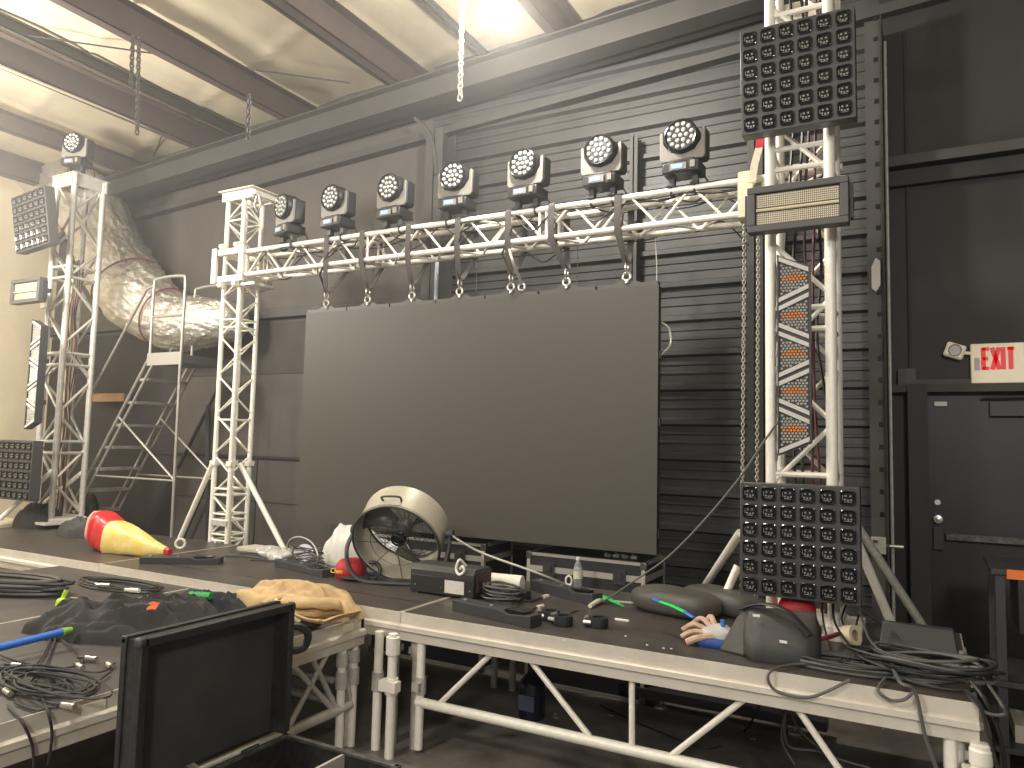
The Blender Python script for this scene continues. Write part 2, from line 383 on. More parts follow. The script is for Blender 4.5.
mb=MB().path([(c.x+.27,c.y-.1,tz-.02),(c.x+.24,c.y-.1,tz-.12),(c.x+.27,c.y-.08,tz-.2),(c.x+.31,c.y-.08,tz-.12),(c.x+.29,c.y-.1,tz)],.012,6); mb.build('shackle',STEEL,r1)
# sleeve block
bz0,bz1=CZ+1.56,CZ+1.90; h=.185
sl=thing('sleeve_block','boxy aluminium sleeve block joining the beam to the slim left tower','bracket',(c.x,c.y,bz0))
for z in (bz0+.03,bz1-.03):
    mb=MB()
    for s in (-1,1):
        mb.cbox((c.x,c.y+s*(h-.02),z),(2*h,.03,.06)); mb.cbox((c.x+s*(h-.02),c.y,z),(.03,2*h-.06,.06))
    mb.build('ring_frame',ALU,sl,bevel=.003)
for sx in (-1,1):
    for sy in (-1,1):
        MB().cbox((c.x+sx*(h+.01),c.y+sy*(h+.01),(bz0+bz1)/2),(.06,.014,bz1-bz0+.02)).cbox((c.x+sx*(h+.02),c.y+sy*(h-.02),(bz0+bz1)/2),(.014,.05,bz1-bz0+.02)).build('corner_plate',ALU,sl,bevel=.002)
        for z in (bz0-.03,bz1+.03):
            MB().tube((c.x+sx*(h-.08)-.025,c.y+sy*(h-.01),z),(c.x+sx*(h-.08)+.025,c.y+sy*(h-.01),z),.028,12).cbox((c.x+sx*(h-.08),c.y+sy*(h-.03),z),(.08,.02,.05)).build('guide_roller',ALU,sl)
MB().box((c.x+h-.03,c.y-.15,bz0-.05),(c.x+h+.16,c.y+.14,bz0-.02)).box((c.x+h+.0,c.y-.15,bz0+.02),(c.x+h+.05,c.y-.12,bz1-.02)).build('beam_shelf',ALU,sl,bevel=.002)
# outriggers of the left tower
zc=onY(213,463,TLy).z
a0=Vector((TLx,TLy-.02,zc)); e0=onY(146,530,5.2); e1=onY(313,540,5.45)
for (a,b,nm) in ((a0,Vector((e0.x,5.33,e0.z-.75)),0),(Vector((TLx+W1+.02,TLy+.1,zc)),Vector((e1.x+.25,5.4,e1.z-.8)),0)):
    MB().tube(a,b,.027,12).build('outrigger',ALU,r1)
for i in (0,1):
    for j in (0,1): MB().cbox((TLx+W1*i,TLy+W1*j,zc),(.07,.07,.05)).build('coupler',ALU,r1,bevel=.004)
MB().box((TLx+.04,TLy-.035,CZ-1.02+.13),(TLx+W1+.02,TLy-.02,CZ-1.02+.18)).build('tape_wrap',ALUD,r1)
# --- beam
BZ=CZ+1.615; BX0,BX1=-5.95,-.42; BY=5.218
r2=thing('truss_beam','long horizontal aluminium box truss beam carrying the row of lights','truss beam',((BX0+BX1)/2,5.335,BZ))
L=BX1-BX0
box_truss(r2,(BX0,BY,BZ),0,L,W1,.024,.235,.010,rung=[.03,1.52,1.58,3.32,3.38,L-.5])
# --- big towers
W2=.34
def big_tower(x,y,z0,z1,label,mat=ALU):
    r=thing('truss_tower',label,'truss tower',(x+W2/2,y+W2/2,z0))
    L=z1-z0-.03
    rg=[.03,L-.04]; t=.75
    while t<L-.3: rg+=[t,t+.13]; t+=1.0
    box_truss(r,(x,y,z0+.03),2,L,W2,.033,.36,.0155,rung=rg,mat=mat)
    cx,cy=x+W2/2,y+W2/2
    MB().cbox((cx,cy,z0+.015),(.62,.62,.03)).cbox((cx,cy,z0+.045),(.42,.42,.03)).build('base_plate',ALU,r,bevel=.004)
    return r
TRx,TRy=-.795,4.75
r3=big_tower(TRx,TRy,ZD,CZ+3.6,'heavy aluminium box truss tower at right, rising past the top of the photo')
def c_(x,y,z): return Vector((x,y,z))
for yy in (TRy-.04,TRy+W2+.04): MB().cbox((TRx+W2/2,yy,CZ+2.93),(.42,.03,.13)).build('head_plate',ALU,r3,bevel=.003)
for a,b in ((onY(740,533,4.9),onZ(697,598,ZD-.1)),(onY(738,566,5.05),onZ(718,612,ZD-.0)),(onY(850,525,4.9),onZ(895,632,ZD)),(onY(852,518,5.2),onZ(928,634,ZD-.05))):
    MB().tube(a,b,.027,12).build('outrigger',ALU if b.x<-.5 or a.y<5 else ALUD,r3)
BTx,BTy=-8.62-.1,4.85
# big left tower located from its nearest chord
pn=onY(59.5,400,4.95); BTx=pn.x-W2; BTy=4.95
r4=big_tower(BTx,BTy,ZD+.04,onY(70,176,4.95).z,'heavy aluminium box truss tower at far left with a light on top',ALUD)
bt=Vector((BTx+W2/2,BTy+W2/2,0)); tzz=onY(70,176,4.95).z
mb=MB()
for s in (-1,1):
    mb.cbox((bt.x,bt.y+s*(W2/2+.01),tzz-.05),(W2+.1,.02,.14)); mb.cbox((bt.x+s*(W2/2+.01),bt.y,tzz-.05),(.02,W2+.1,.14))
mb.cbox((bt.x,bt.y,tzz+.02),(W2+.1,W2+.1,.012)); mb.build('head_plate',ALUD,r4,bevel=.003)
for k,q in enumerate((CZ+1.45,CZ+.6,CZ-.35)): MB().cbox((bt.x-W2/2-.04,bt.y-W2/2,q),(.12,.08,.07)).build('coupler',ALU,r4,bevel=.004)
MB().tube((BTx+W2,BTy,ZD+.55+.1),(BTx-.3+.3,BTy-.35+.0,ZD+.1),.025).tube((BTx+W2+.0,BTy+W2,ZD+.62),(BTx+W2-.55,BTy+.1,ZD+.12),.025).build('outrigger',ALU,r4)
# cables and post running inside the big left tower
MB().box((BTx-.12,BTy+.25,ZD),(BTx+.02,BTy+.33,CZ+2.0)).build('upright_board',M('cream board',(.62,.52,.36),.7),r4)
for k in range(6):
    x=BTx+.05+.03*k
    pts=[(x+.02*random.uniform(-1,1),BTy+.22+.03*random.uniform(-1,1),ZD+.1+j*.33) for j in range(10)]
    cable('loom_cable','',pts,.008,M('maroon cable',(.12,.03,.035),.5) if k%2 else CABG,parent=r4)
for k in range(5):
    x=TRx+.1+.045*k
    pts=[(x+.02*random.uniform(-1,1)+(.03*math.sin(j)),TRy+.2+.03*random.uniform(-1,1),ZD+.08+j*.42) for j in range(11)]
    cable('loom_cable','',pts,.010,M('maroon cable') if k in (2,3) else RUB,parent=r3)
# white strap at beam/tower joint
x0=onY(745,200,5.15).x
r=thing('tie_strap','cream webbing strap with a red end tying beam to right tower','strap',(x0,5.15,CZ+1.6))
mb=MB(); x0-=.0
ribbon(mb,[(x0,5.165,CZ+1.58),(x0,5.155,CZ+1.75),(x0,5.165,CZ+1.89),(x0,5.2,CZ+1.905),(x0,5.47,CZ+1.905),(x0,5.5,CZ+1.87),(x0,5.5,CZ+1.60),(x0,5.47,CZ+1.57),(x0,5.2,CZ+1.57)],.10,.012,True); mb.build('webbing',M('cream webbing',(.72,.66,.5),.8,0,.12,30),r,smooth=50)
mb=MB(); ribbon(mb,[(x0+.05,5.13,CZ+1.80),(x0+.07,5.12,CZ+1.92),(x0+.10,5.12,CZ+2.03)],.05,.01); mb.build('strap_tail',M('cream webbing'),r)
mb=MB(); ribbon(mb,[(x0+.10,5.12,CZ+2.03),(x0+.11,5.12,CZ+2.10)],.055,.014); mb.build('strap_end',RED,r,label='red strap end')
# ================================================================== LED SCREEN
LX0,LX1=-5.19,-1.69; LZ0,LZ1=CZ-.785,CZ+1.195; LY=5.335
led=thing('led_screen','large dark LED video wall hanging from the beam, switched off','screen',((LX0+LX1)/2,LY,LZ0))
LEDF=M('led face',(.066,.060,.049),.55,0,.08,300)
for i in range(7):
    for j in range(4):
        x=LX0+.5*i; z=LZ0+(LZ1-LZ0)/4*j; hz=(LZ1-LZ0)/4
        b=MB().box((x,LY,z),(x+.5,LY+.012,z+hz),0).box((x+.004,LY+.012,z+.004),(x+.496,LY+.075,z+hz-.004),1)
        b.build('led_panel',[LEDF,BLK],led,smooth=0)
    x=LX0+.5*i
    b=MB().prism([(x+.008,LZ1),(x+.492,LZ1),(x+.492,LZ1+.03),(x+.36,LZ1+.03),(x+.30,LZ1+.055),(x+.20,LZ1+.055),(x+.14,LZ1+.03),(x+.008,LZ1+.03)],-LY-.06,-LY-.005,mat=Matrix(((1,0,0,0),(0,0,-1,0),(0,1,0,0),(0,0,0,1))))
    b.build('hanging_bar',M('bar grey',(.075,.068,.06),.5),led)
for zz in (LZ1-.55,LZ1-1.05,LZ0+.12): MB().box((LX1,LY+.02,zz),(LX1+.012,LY+.05,zz+.06)).build('side_lock',BLKM,led)
MB().path(crom([(LX1+.01,LY+.04,LZ1-.28),(LX1+.07,LY+.04,LZ1-.33),(LX1+.08,LY+.04,LZ1-.45),(LX1+.01,LY+.04,LZ1-.52)],6),.008,6).build('handle_loop',STEEL,led)
# ================================================================== SLINGS
topz=BZ+W1
def sling(k,xtop,lab):
    xh=LX0+.25+.5*k; z=LZ1+.05
    r=thing('lifting_sling',lab,'sling',(xh,LY,z),0,'slings hanging the LED screen from the beam')
    W=.026
    mb=MB(); ribbon(mb,[(xh,LY-.02,z+.13),(xtop,BY-.032,BZ-.02),(xtop,BY-.033,topz+.01),(xtop,BY-.015,topz+.032),(xtop,BY+W1+.015,topz+.032),(xtop,BY+W1+.033,topz+.01),(xtop,BY+W1+.032,BZ-.02),(xh,LY+.02,z+.13)],.052,.006)
    mb.build('webbing',WEB,r)
    MB().path([(xh+.01,LY-.02,z+.13),(xh-.012+.04*math.sin(k),LY-.09,BZ-.08),(xtop+.05,BY-.05,BZ+.1)],.014,6,flat=.5).build('webbing_tail',M('maroon webbing',(.10,.03,.035),.8) if k in (1,2,6) else RUB,r)
    MB().torus((xh,LY-.0,z+.03),.030,.009,(0,1,0)).torus((xh,LY,z+.105),.028,.008,(1,0,0),sy=1.4).tube((xh,LY,z-.02),(xh,LY,z+.0),.014).build('hook',STEEL,r)
for k,(px,lab) in enumerate(((330,'grey lifting sling at far left of the LED screen top, nearest the slim tower'),(365,'second lifting sling from the left above the LED screen'),(411,'third lifting sling from the left above the LED screen'),(460,'middle lifting sling, fourth of seven above the LED screen'),(510,'fifth lifting sling from the left, with a spare hook hanging beside it'),(553,'slanted lifting sling, second from the right above the LED screen'),(619,'rightmost lifting sling, above the right corner panel of the LED screen'))):
    sling(k,onY(px,215,BY).x,lab)
mb=MB(); xq=onY(522,285,LY).x; mb.path(crom([(xq-.07,BY,BZ),(xq-.03,BY,BZ-.15),(xq,LY,LZ1+.1)],5),.012,6); mb.torus((xq,LY,LZ1+.07),.028,.009,(0,1,0)); tag(mb.build('spare_hook',STEEL),'steel hook on a thin black line beside the fifth lifting sling','hook')
# thin drop cables
for px,ya,yb,lab in ((372,210,287,'thin cable hanging from the beam above the second screen panel'),(475,250,292,'thin light cable hanging above the fourth screen panel'),(576,225,283,'thin cable hanging behind the sixth lifting sling'),(655,235,300,'thin white cable dropping past the right edge of the screen')):
    a=onY(px,ya,5.46); b=onY(px+1,yb,5.46); cable('drop_cable',lab,[a,(a+b)/2+Vector((.01,0,0)),b],.004,CABG if px!=655 else WHT)
pA=onY(437,262,6.0); pB=onY(437,300,6.0)
tag(MB().tube(pA,Vector((pA.x,6.0,.0)),.02).build('conduit_pipe',M('pale blue pipe',(.6,.66,.8),.4)),'pale pipe standing behind the screen beside the steel column','pipe')
# cables dressed along the beam
for k in range(5):
    y=BY+W1*random.choice((0,.5,1)); pts=[]
    x=BX0+.2; z0=BZ+random.choice((.0,.02,W1*.9))
    while x<BX1-.5: pts.append((x,y+random.uniform(-.02,.02),z0+random.uniform(-.04,.04)-(.12 if random.random()<.12 else 0))); x+=.18
    cable('beam_cable','black cables dressed loosely along the truss beam',pts,.006,RUB,'cables along the truss beam',5)
# ================================================================== MOVING HEADS
LENSB=M('lens white',(.62,.61,.58),.2); YOKE=M('grey yoke plastic',(.24,.225,.20),.5)
def make_head():
    r=thing('moving_head_light','','stage light')
    # local: z=0 at chord centre, faces -Y
    MB().cbox((0,0,.145),(.27,.20,.085)).cbox((0,0,.195),(.2,.17,.03)).build('base',BLK,r,False,bevel=.012)
    MB().box((-.075,-.112,.120),(.045,-.1,.168),0).box((-.06,-.115,.130),(.02,-.112,.160),1).build('display',[YOKE,M('blue display',(.25,.4,.8),.3,0,emit=((.35,.5,1),.5))],r,False,label='pale display panel with a blue screen')
    MB().cbox((.09,-.105,.15),(.035,.02,.05)).build('connector',YOKE,r,False)
    # yoke: U plate
    out=[(-.15,.205),(.15,.205),(.165,.23),(.165,.42),(.155,.43),(.14,.42),(.135,.34),(.09,.275),(0,.25),(-.09,.275),(-.135,.34),(-.14,.42),(-.155,.43),(-.165,.42),(-.165,.23)]
    X=Matrix(((1,0,0,0),(0,0,1,0),(0,1,0,0),(0,0,0,1)))
    MB().prism(out,-.060,-.040,mat=X).build('yoke_face',YOKE,r,False,bevel=.005,label='grey U-shaped yoke front')
    MB().prism([(x*1.03,z+.002) for x,z in out],-.040,.065,mat=X).build('yoke',BLK,r,False,bevel=.006)
    MB().lathe([(.0,-.10),(.112,-.10),(.122,-.085),(.124,.02),(.10,.09),(.05,.13),(0,.14)],(0,0,.375),28,axis=(0,1,0)).build('head',BLK,r,False)
    hb=kids(r)[-1]
    MB().torus((0,-.1,.375),.112,.010,(0,1,0),28).build('bezel',BLKG,hb,False)
    mb=MB(); rr=[(0,0)]+[(.042,a*60) for a in range(6)]+[(.084,a*30+15) for a in range(12)]
    for q,a in rr:
        mb.lathe([(0.0,.012),(.011,.010),(.0165,.0)],(q*math.cos(math.radians(a)),-.1,.375+q*math.sin(math.radians(a))),10,axis=(0,-1,0),cap=False)
    mb.build('lens_cluster',LENSB,hb,False,label='nineteen pale round lenses')
    for s in (-1,1):
        MB().torus((s*.085,0,.0),.032,.012,(1,0,0),16).cbox((s*.085,0,.07),(.04,.05,.08)).tube((s*.085-.03,-.045,.03),(s*.085+.03,-.045,.03),.011).cbox((s*.085,0,.105),(.05,.09,.02)).build('clamp',BLKM,r,False)
    cable('power_lead','',[(.1,.1,.15),(.15,.12,.05),(.05,.16,-.04),(-.08,.12,-.02)],.006,RUB,parent=r)
    return r
h0=make_head()
names=['first moving head light from the left on the beam, beside the slim tower','second moving head light from the left on the beam','third moving head light from the left on the beam','fourth moving head light, middle of the seven on the beam','fifth moving head light from the left on the beam','second moving head light from the right on the beam','rightmost moving head light on the beam, nearest the right tower']
tilt=[0,0.02,-.03,.02,0,.03,-.02]
for k,px in enumerate((284,332,389,452,523,599,681)):
    p=onY(px-1,200,BY-.08); g='moving head lights in a row on the beam'
    h=h0 if k==0 else dup(h0)
    h.location=(p.x,BY+.02,topz); h.rotation_euler=(0,0,[-.25,-.1,-.05,.05,-.05,.0,.0][k]); tag(h,names[k],None,g)
hl=place(h0,(bt.x-.04,BTy+.13,tzz+.06),.30,'moving head light on top of the far left tower'); hl['group']='moving head light on tower'; del hl['group']
# ================================================================== MATRIX BLINDERS
CELLB=M('cell gloss black',(.010,.010,.011),.12); CHIP=M('led chip',(.34,.33,.31),.3,.6)
MATF=M('blinder face grey',(.060,.058,.058),.4)
def make_matrix():
    r=thing('blinder_panel','','stage light'); H=.635
    MB().box((-H/2,0,-H/2),(H/2,.11,H/2)).build('housing',MATF,r,False,bevel=.004)
    MB().box((-.2,.11,-.2),(.2,.15,.2)).build('rear_housing',BLK,r,False,bevel=.004)
    MB().box((-.04,.15,-.05),(.04,.2,.05)).torus((0,.2,0),.03,.012,(0,0,1)).build('clamp',BLKM,r,False)
    mb=MB(); a=.040
    oct_=lambda s: [(s,-s*.75),(s*.75,-s),(-s*.75,-s),(-s,-s*.75),(-s,s*.75),(-s*.75,s),(s*.75,s),(s,s*.75)]
    vs=[]
    for s,d in ((a,0),(a,-.012),(a*.88,-.014),(a*.62,-.003)): vs+=[(x,d,z) for x,z in oct_(s)]
    fs=[(k*8+i,k*8+(i+1)%8,(k+1)*8+(i+1)%8,(k+1)*8+i) for k in range(3) for i in range(8)]+[tuple(24+i for i in range(8))]
    mb.add(vs,fs,0)
    for x,z in ((-.012,.010),(.012,.010),(-.016,-.010),(.016,-.012),(0,-.014)):
        mb.cbox((x,-.006,z),(.009,.008,.009),1)
    mb.tube((-.02,-.010,-.022),(.018,-.010,-.024),.0025,5,mi=1); mb.tube((-.027,-.011,-.012),(-.027,-.011,.014),.002,5,mi=1)
    c0=mb.build('lamp_cell',[CELLB,CHIP],r,False,smooth=30)
    first=True
    for i in range(6):
        for j in range(6):
            c=c0 if first else c0.copy()
            if not first: COL.objects.link(c); c.parent=r
            first=False; c.location=((i-2.5)*.1035,-.001,(j-2.5)*.1035)
    return r
m0=make_matrix()
ce=(onY(796,73,4.5)); m0.location=(ce.x,4.5,ce.z); tag(m0,'square black blinder panel at the top of the right tower'); m0.rotation_euler=(math.radians(4),0,0)
ce=onY(798,542,4.5); place(m0,(ce.x,4.5,ce.z),0,'square black blinder panel near the foot of the right tower')
ce=onY(30,220,4.55); q=place(m0,(ce.x,4.55,ce.z),0,'square blinder panel high on the far left tower'); q.rotation_euler=(math.radians(6),math.radians(-5),0)
ce=onY(14,470,4.55); q=place(m0,(ce.x,4.55,ce.z),0,'square blinder panel low on the far left tower'); q.rotation_euler=(0,0,0)
# ================================================================== STROBES
def make_strobe():
    r=thing('strobe_light','','stage light'); w,h=.55,.27
    mb=MB()
    mb.box((-w/2,-.03,-h/2),(w/2,.06,-h/2+.04)).box((-w/2,-.03,h/2-.04),(w/2,.06,h/2)).box((-w/2,-.03,-h/2+.04),(-w/2+.045,.06,h/2-.04)).box((w/2-.045,-.03,-h/2+.04),(w/2,.06,h/2-.04)).box((-w/2+.045,.0,-h/2+.04),(w/2-.045,.06,h/2-.04))
    mb.build('housing',GREYM,r,False,bevel=.004)
    win=M('led grid panel',(.62,.54,.36),.35)
    if not win.get('g'):
        win['g']=1; nt=win.node_tree; b=nt.nodes['Principled BSDF']
        tc=nt.nodes.new('ShaderNodeTexCoord'); br=nt.nodes.new('ShaderNodeTexBrick'); br.offset=0; br.inputs['Scale'].default_value=1
        mp=nt.nodes.new('ShaderNodeMapping'); mp.inputs['Rotation'].default_value=(PI/2,0,0); nt.links.new(tc.outputs['Object'],mp.inputs[0]); nt.links.new(mp.outputs[0],br.inputs['Vector'])
        br.inputs['Brick Width'].default_value=.0105; br.inputs['Row Height'].default_value=.0125; br.inputs['Mortar Size'].default_value=.0022
        br.inputs['Color1'].default_value=(.80,.73,.55,1); br.inputs['Color2'].default_value=(.75,.68,.5,1); br.inputs['Mortar'].default_value=(.16,.13,.09,1)
        nt.links.new(br.outputs[0],b.inputs['Base Color'])
    MB().box((-w/2+.05,-.008,.012),(w/2-.05,0,h/2-.045)).build('led_field',win,r,False,label='cream field of small LEDs')
    MB().box((-w/2+.05,-.008,-h/2+.045),(w/2-.05,0,-.02)).build('led_field',win,r,False,label='cream field of small LEDs')
    MB().tube((-w/2+.05,-.012,-.004),(w/2-.05,-.012,-.004),.010,8).build('tube_lamp',M('tube lamp',(.75,.66,.45),.2),r,False)
    MB().cbox((-w/2-.012,.03,0),(.014,.05,.2)).cbox((w/2+.012,.03,0),(.014,.05,.2)).box((-w/2-.02,.08,-.02),(w/2+.02,.1,.02)).box((-w/2-.02,.05,-.02),(-w/2-.0,.1,.02)).box((w/2,.05,-.02),(w/2+.02,.1,.02)).box((-.03,.1,-.03),(.03,.2,.03)).build('bracket',BLKM,r,False)
    return r
s0=make_strobe(); ce=onY(797,206,4.5); s0.location=(ce.x,4.5,ce.z); tag(s0,'rectangular strobe light across the right tower under the upper blinder panel')
ce=onY(27,291,4.6); place(s0,(ce.x,4.6,ce.z),0,'rectangular strobe light on the far left tower')
# ================================================================== HONEYCOMB EFFECT PANEL
def make_honey():
    r=thing('honeycomb_light','','stage light')
    Wd=.185; H=1.19; sl=.075
    X=Matrix(((1,0,0,0),(0,0,1,0),(0,1,0,0),(0,0,0,1)))
    x0,x1=-Wd/2,Wd/2; zt,zb=H/2,-H/2
    MB().prism([(x0,zb),(x1,zb+sl),(x1,zt-sl),(x0,zt)],.004,.07,mat=X).build('housing',BLKM,r,False)
    mb=MB(); t=.010
    mb.box((x0,-.012,zb),(x0+t,.004,zt)).box((x1-t,-.012,zb+sl),(x1,.004,zt-sl)); mb.build('edge_frame',BLKM,r,False)
    # boundaries: z at left and right edge alternating
    n=5; cell=(H-sl)/n
    bnd=[]; z=zt
    for k in range(n+1):
        zc=zt-sl/2-cell*k; s=sl/2+.0 if k%2==0 else -sl/2
        bnd.append((zc+s*1.0,zc-s*1.0))
    for k in range(n):
        hexm=MB()
        tl,tr=bnd[k]; bl,br=bnd[k+1]; off=.012; bw=.026
        for (l,rr_,sg) in ((tl,tr,-1),(bl,br,1)):
            MB().prism([(x0+t,l+sg*off),(x1-t,rr_+sg*off),(x1-t,rr_+sg*(off+bw)),(x0+t,l+sg*(off+bw))][::(1 if sg>0 else -1)],-.012,.006,mat=X).build('light_bar',M('frosted bar',(.60,.57,.52),.4),r,False)
        p=.0195; rows=int((max(tl,tr)-min(bl,br))/(p*.87))+1; zc=(tl+tr+bl+br)/4
        for a in range(-rows,rows+1):
            for c in range(-6,7):
                x=c*p+(p/2 if a%2 else 0); z=zc+a*p*.87; u=(x-x0)/Wd
                if x<x0+t+p*.35 or x>x1-t-p*.35: continue
                top=tl+(tr-tl)*u-off-bw-p*.45; bot=bl+(br-bl)*u+off+bw+p*.45
                if z>top or z<bot: continue
                amber=(a in (0,) and abs(x)<.06) or (a==1 and abs(x)<.035)
                hexm.lathe([(.0082,0),(.0082,.008),(.004,.004),(0,.004)],(x,.004,z),6,axis=(0,-1,0),mi=1 if amber else 0,cap=False)
        hexm.build('honeycomb_cells',[M('clear cell',(.45,.43,.39),.2),M('amber cell',(.85,.30,.04),.3)],r,False,smooth=0)
    MB().cbox((0,.1,.15),(.05,.07,.05)).cbox((0,.1,-.3),(.05,.07,.05)).build('clamp',BLKM,r,False)
    return r
n0=make_honey(); ce=onY(794,354,4.62); n0.location=(ce.x,4.62,ce.z); n0.rotation_euler=(0,0,.05); tag(n0,'tall narrow honeycomb effect light with amber cells on the right tower')
ce=onY(34,374,4.6); q=place(n0,(ce.x,4.6,ce.z),0,'tall narrow honeycomb effect light on the far left tower, its cells plain grey')
for ch in kids(q):
    if ch.name.startswith('honeycomb_cells'): ch.material_slots[1].link='OBJECT'; ch.material_slots[1].material=MATS['clear cell']
# ================================================================== CHAINS
def chain(name,label,p,q,s=.04,r=.006,mat=None,group=None):
    p,q=Vector(p),Vector(q); n=max(2,int((q-p).length/(s*.72))); mb=MB()
    for k in range(n):
        c=p+(q-p)*((k+.5)/n); ax=(1,0,0) if k%2 else (0,1,0); a=Vector(ax)
        R=Vector((0,0,1)); U=a.cross(R)
        pts=[]
        for i in range(10):
            t=2*PI*i/10; pts.append(c+R*(math.cos(t)*s*.5)+U*(math.sin(t)*s*.3))
        mb.path(pts,r,5,closed=True)
    return tag(mb.build(name,mat or STEEL),label,'chain',group)
a=onY(463,-60,4.2); b=onY(460,100,4.2); chain('hoist_chain','pale steel chain hanging free from the ceiling above the screen',a,b,.055,.0065,M('pale chain',(.8,.78,.74),.4,.3))
for px,lab in ((741.5,'left of the two long hoist chains beside the right tower'),(755.5,'right of the two long hoist chains beside the right tower')):
    a=onY(px+3,225,4.95); b=onY(px,610,4.95); b.x=a.x-.02; chain('hoist_chain',lab,a,b,.032,.0036,M('galvanised chain',(.42,.39,.34),.4,.5))
for px,y0,y1,lab in ((133,36,84,'left one of the paired short chains under the ceiling purlins'),(139,38,134,'longer one of the paired chains under the ceiling purlins'),(249,95,138,'single short chain hanging from the third ceiling purlin')):
    chain('ceiling_chain',lab,onY(px,y0,3.9),onY(px-(2 if px<249 else 1),y1,3.9),.05,.008,M('dark chain',(.10,.09,.08),.5,.3))
# ================================================================== STAGE DECKS
def rim(mb,p,q,nrm,z,mi=0):
    """profile strip between p and q (xy), outward nrm"""
    prof=[(0,0),(0,-.068),(.022,-.078),(.024,-.104),(.004,-.112),(.004,-.165),(-.03,-.165),(-.03,0)]
    p,q,nrm=Vector((*p,0)),Vector((*q,0)),Vector((*nrm,0)); vs=[]
    for d,h in prof: vs+=[p+nrm*d+Vector((0,0,z+h)),q+nrm*d+Vector((0,0,z+h))]
    n=len(prof); fs=[(2*i,2*i+1,2*((i+1)%n)+1,2*((i+1)%n)) for i in range(n)]
    fs+=[tuple(2*i for i in range(n)),tuple(2*i+1 for i in range(n-1,-1,-1))]
    mb.add(vs,fs,mi)
def deck(name,x0,x1,y0,y1,z,label,mat=DECK,group=None,legs=True):
    r=thing(name,label,'stage deck',((x0+x1)/2,(y0+y1)/2,0),0,group)
    MB().box((x0+.007,y0+.007,z-.03),(x1-.007,y1-.007,z+.0006)).build('deck_board',mat,r)
    mb=MB(); rim(mb,(x0-.008,y0),(x1+.008,y0),(0,-1),z); rim(mb,(x1,y0+.004),(x1,y1-.004),(1,0),z-.0006); rim(mb,(x1,y1),(x0,y1),(0,1),z-.0003); rim(mb,(x0,y1-.004),(x0,y0+.004),(-1,0),z-.0006)
    mb.build('edge_frame',RIM,r,smooth=20)
    for x in (x0+.07,x1-.07):
        for y in (y0+.07,y1-.07):
            MB().tube((x,y,0),(x,y,z-.15),.026,14).tube((x,y,z-.27),(x,y,z-.17),.036,14).cbox((x,y,z-.235),(.085,.05,.04)).build('leg',ALUD,r)
    return r
D1=deck('stage_deck',-2.83,.19,3.84,5.25,ZD,'right-hand rear stage deck, its trussed front edge facing the camera')
D2=deck('stage_deck',-5.86,-2.85,3.84,5.25,ZD,'middle rear stage deck under the slim left tower and the fan')
D3=deck('stage_deck',-9.2,-5.88,3.84,5.25,ZD,'far left rear stage deck with black sandbags on it')
D4=deck('stage_deck',-4.66,-3.08,1.2,3.79,ZF,'front stage deck at left with dark clothing and tool belt on it',DECKB)
D5=deck('stage_deck',-6.3,-4.68,1.2,3.79,ZF,'front stage deck at the left margin with the big cable coil',DECKB)
# groove across rear decks
for D,x0,x1 in ((D2,-5.8,-2.9),(D1,-2.78,-2.2)): MB().box((x0,4.13,ZD-.002),(x1,4.142,ZD+.001)).build('board_seam',BLKG,D)
MB().box((-3.2,4.15,ZD-.001),(-3.1,4.15+.01,ZD)).build('board_seam',BLKG,D2)
# trussed brace frame on front of D1
yf=3.875
def br(p,q,r,root,nm='brace_tube',mat=ALU): MB().tube(p,q,r,12).build(nm,mat,root)
zr=.295
br((-2.72,yf,zr),(.12,yf,zr),.030,D1,'bottom_rail')
for a,b in (((492,655),(440,705)),((530,658),(590,737)),((632,676),(632,747)),((745,697),(672,757)),((797,706),(858,772))):
    A=onY(*a,yf); B=onY(*b,yf); A.z=ZD-.16; B.z=zr+.02; br(A,B,.0165,D1)
for x in (-2.70,.09):
    br((x,yf,.02),(x,yf,ZD-.16),.027,D1,'frame_post'); MB().tube((x,yf,zr+.05),(x,yf,zr+.15),.037,12).cbox((x,yf-.035,zr+.1),(.05,.04,.05)).build('coupler',ALUD,D1)
x=.20; MB().tube((x,yf-.06,0),(x,yf-.06,ZD-.155),.040,14).build('leg',ALU,D1); MB().cbox((x+.0,yf-.06,ZD-.30),(.14,.10,.08)).tube((x,yf-.06,ZD-.24),(x,yf-.06,ZD-.17),.045,14).build('coupler',ALU,D1,bevel=.008)
br((-2.83+.1,5.15,.35),(.1,5.15,.35),.025,D1,'rear_rail',ALUD)
# left side brace of D4 along its right edge x=-3.07
xf=-3.11
br((xf,1.3,.25),(xf,3.72,.25),.030,D4,'bottom_rail',ALUD)
for a,b in (((292,668),(332,718)),((312,660),(336,697)),((338,655),(352,676))):
    A=onX(*a,xf); B=onX(*b,xf); A.z=ZF-.16; B.z=.27; br(A,B,.016,D4,'brace_tube',ALUD)
br((xf,3.5,ZF-.16),(xf,3.2,.27),.016,D4,'brace_tube',ALUD); br((xf,2.2,ZF-.16),(xf,2.6,.27),.016,D4,'brace_tube',ALUD)
for px,y in ((357,3.63),(371,3.74)):
    br((xf,y,.0),(xf,y,ZF-.14),.026,D4,'frame_post'); MB().tube((xf,y,.37),(xf,y,.47),.036,12).build('coupler',ALUD,D4); MB().tube((xf,y,ZF-.27),(xf,y,ZF-.19),.036,12).build('coupler',ALUD,D4)
br((-4.6,3.6,.3),(-3.15,3.6,.3),.028,D4,'rear_rail',ALUD); br((-4.6,3.6,.42),(-3.15,3.6,.42),.02,D4,'rear_rail',ALUD)
br((-2.95,3.78,.0),(-2.95,3.78,ZD-.12),.028,D2,'frame_post'); MB().tube((-2.95,3.78,.35),(-2.95,3.78,.46),.038,12).build('coupler',ALUD,D2)
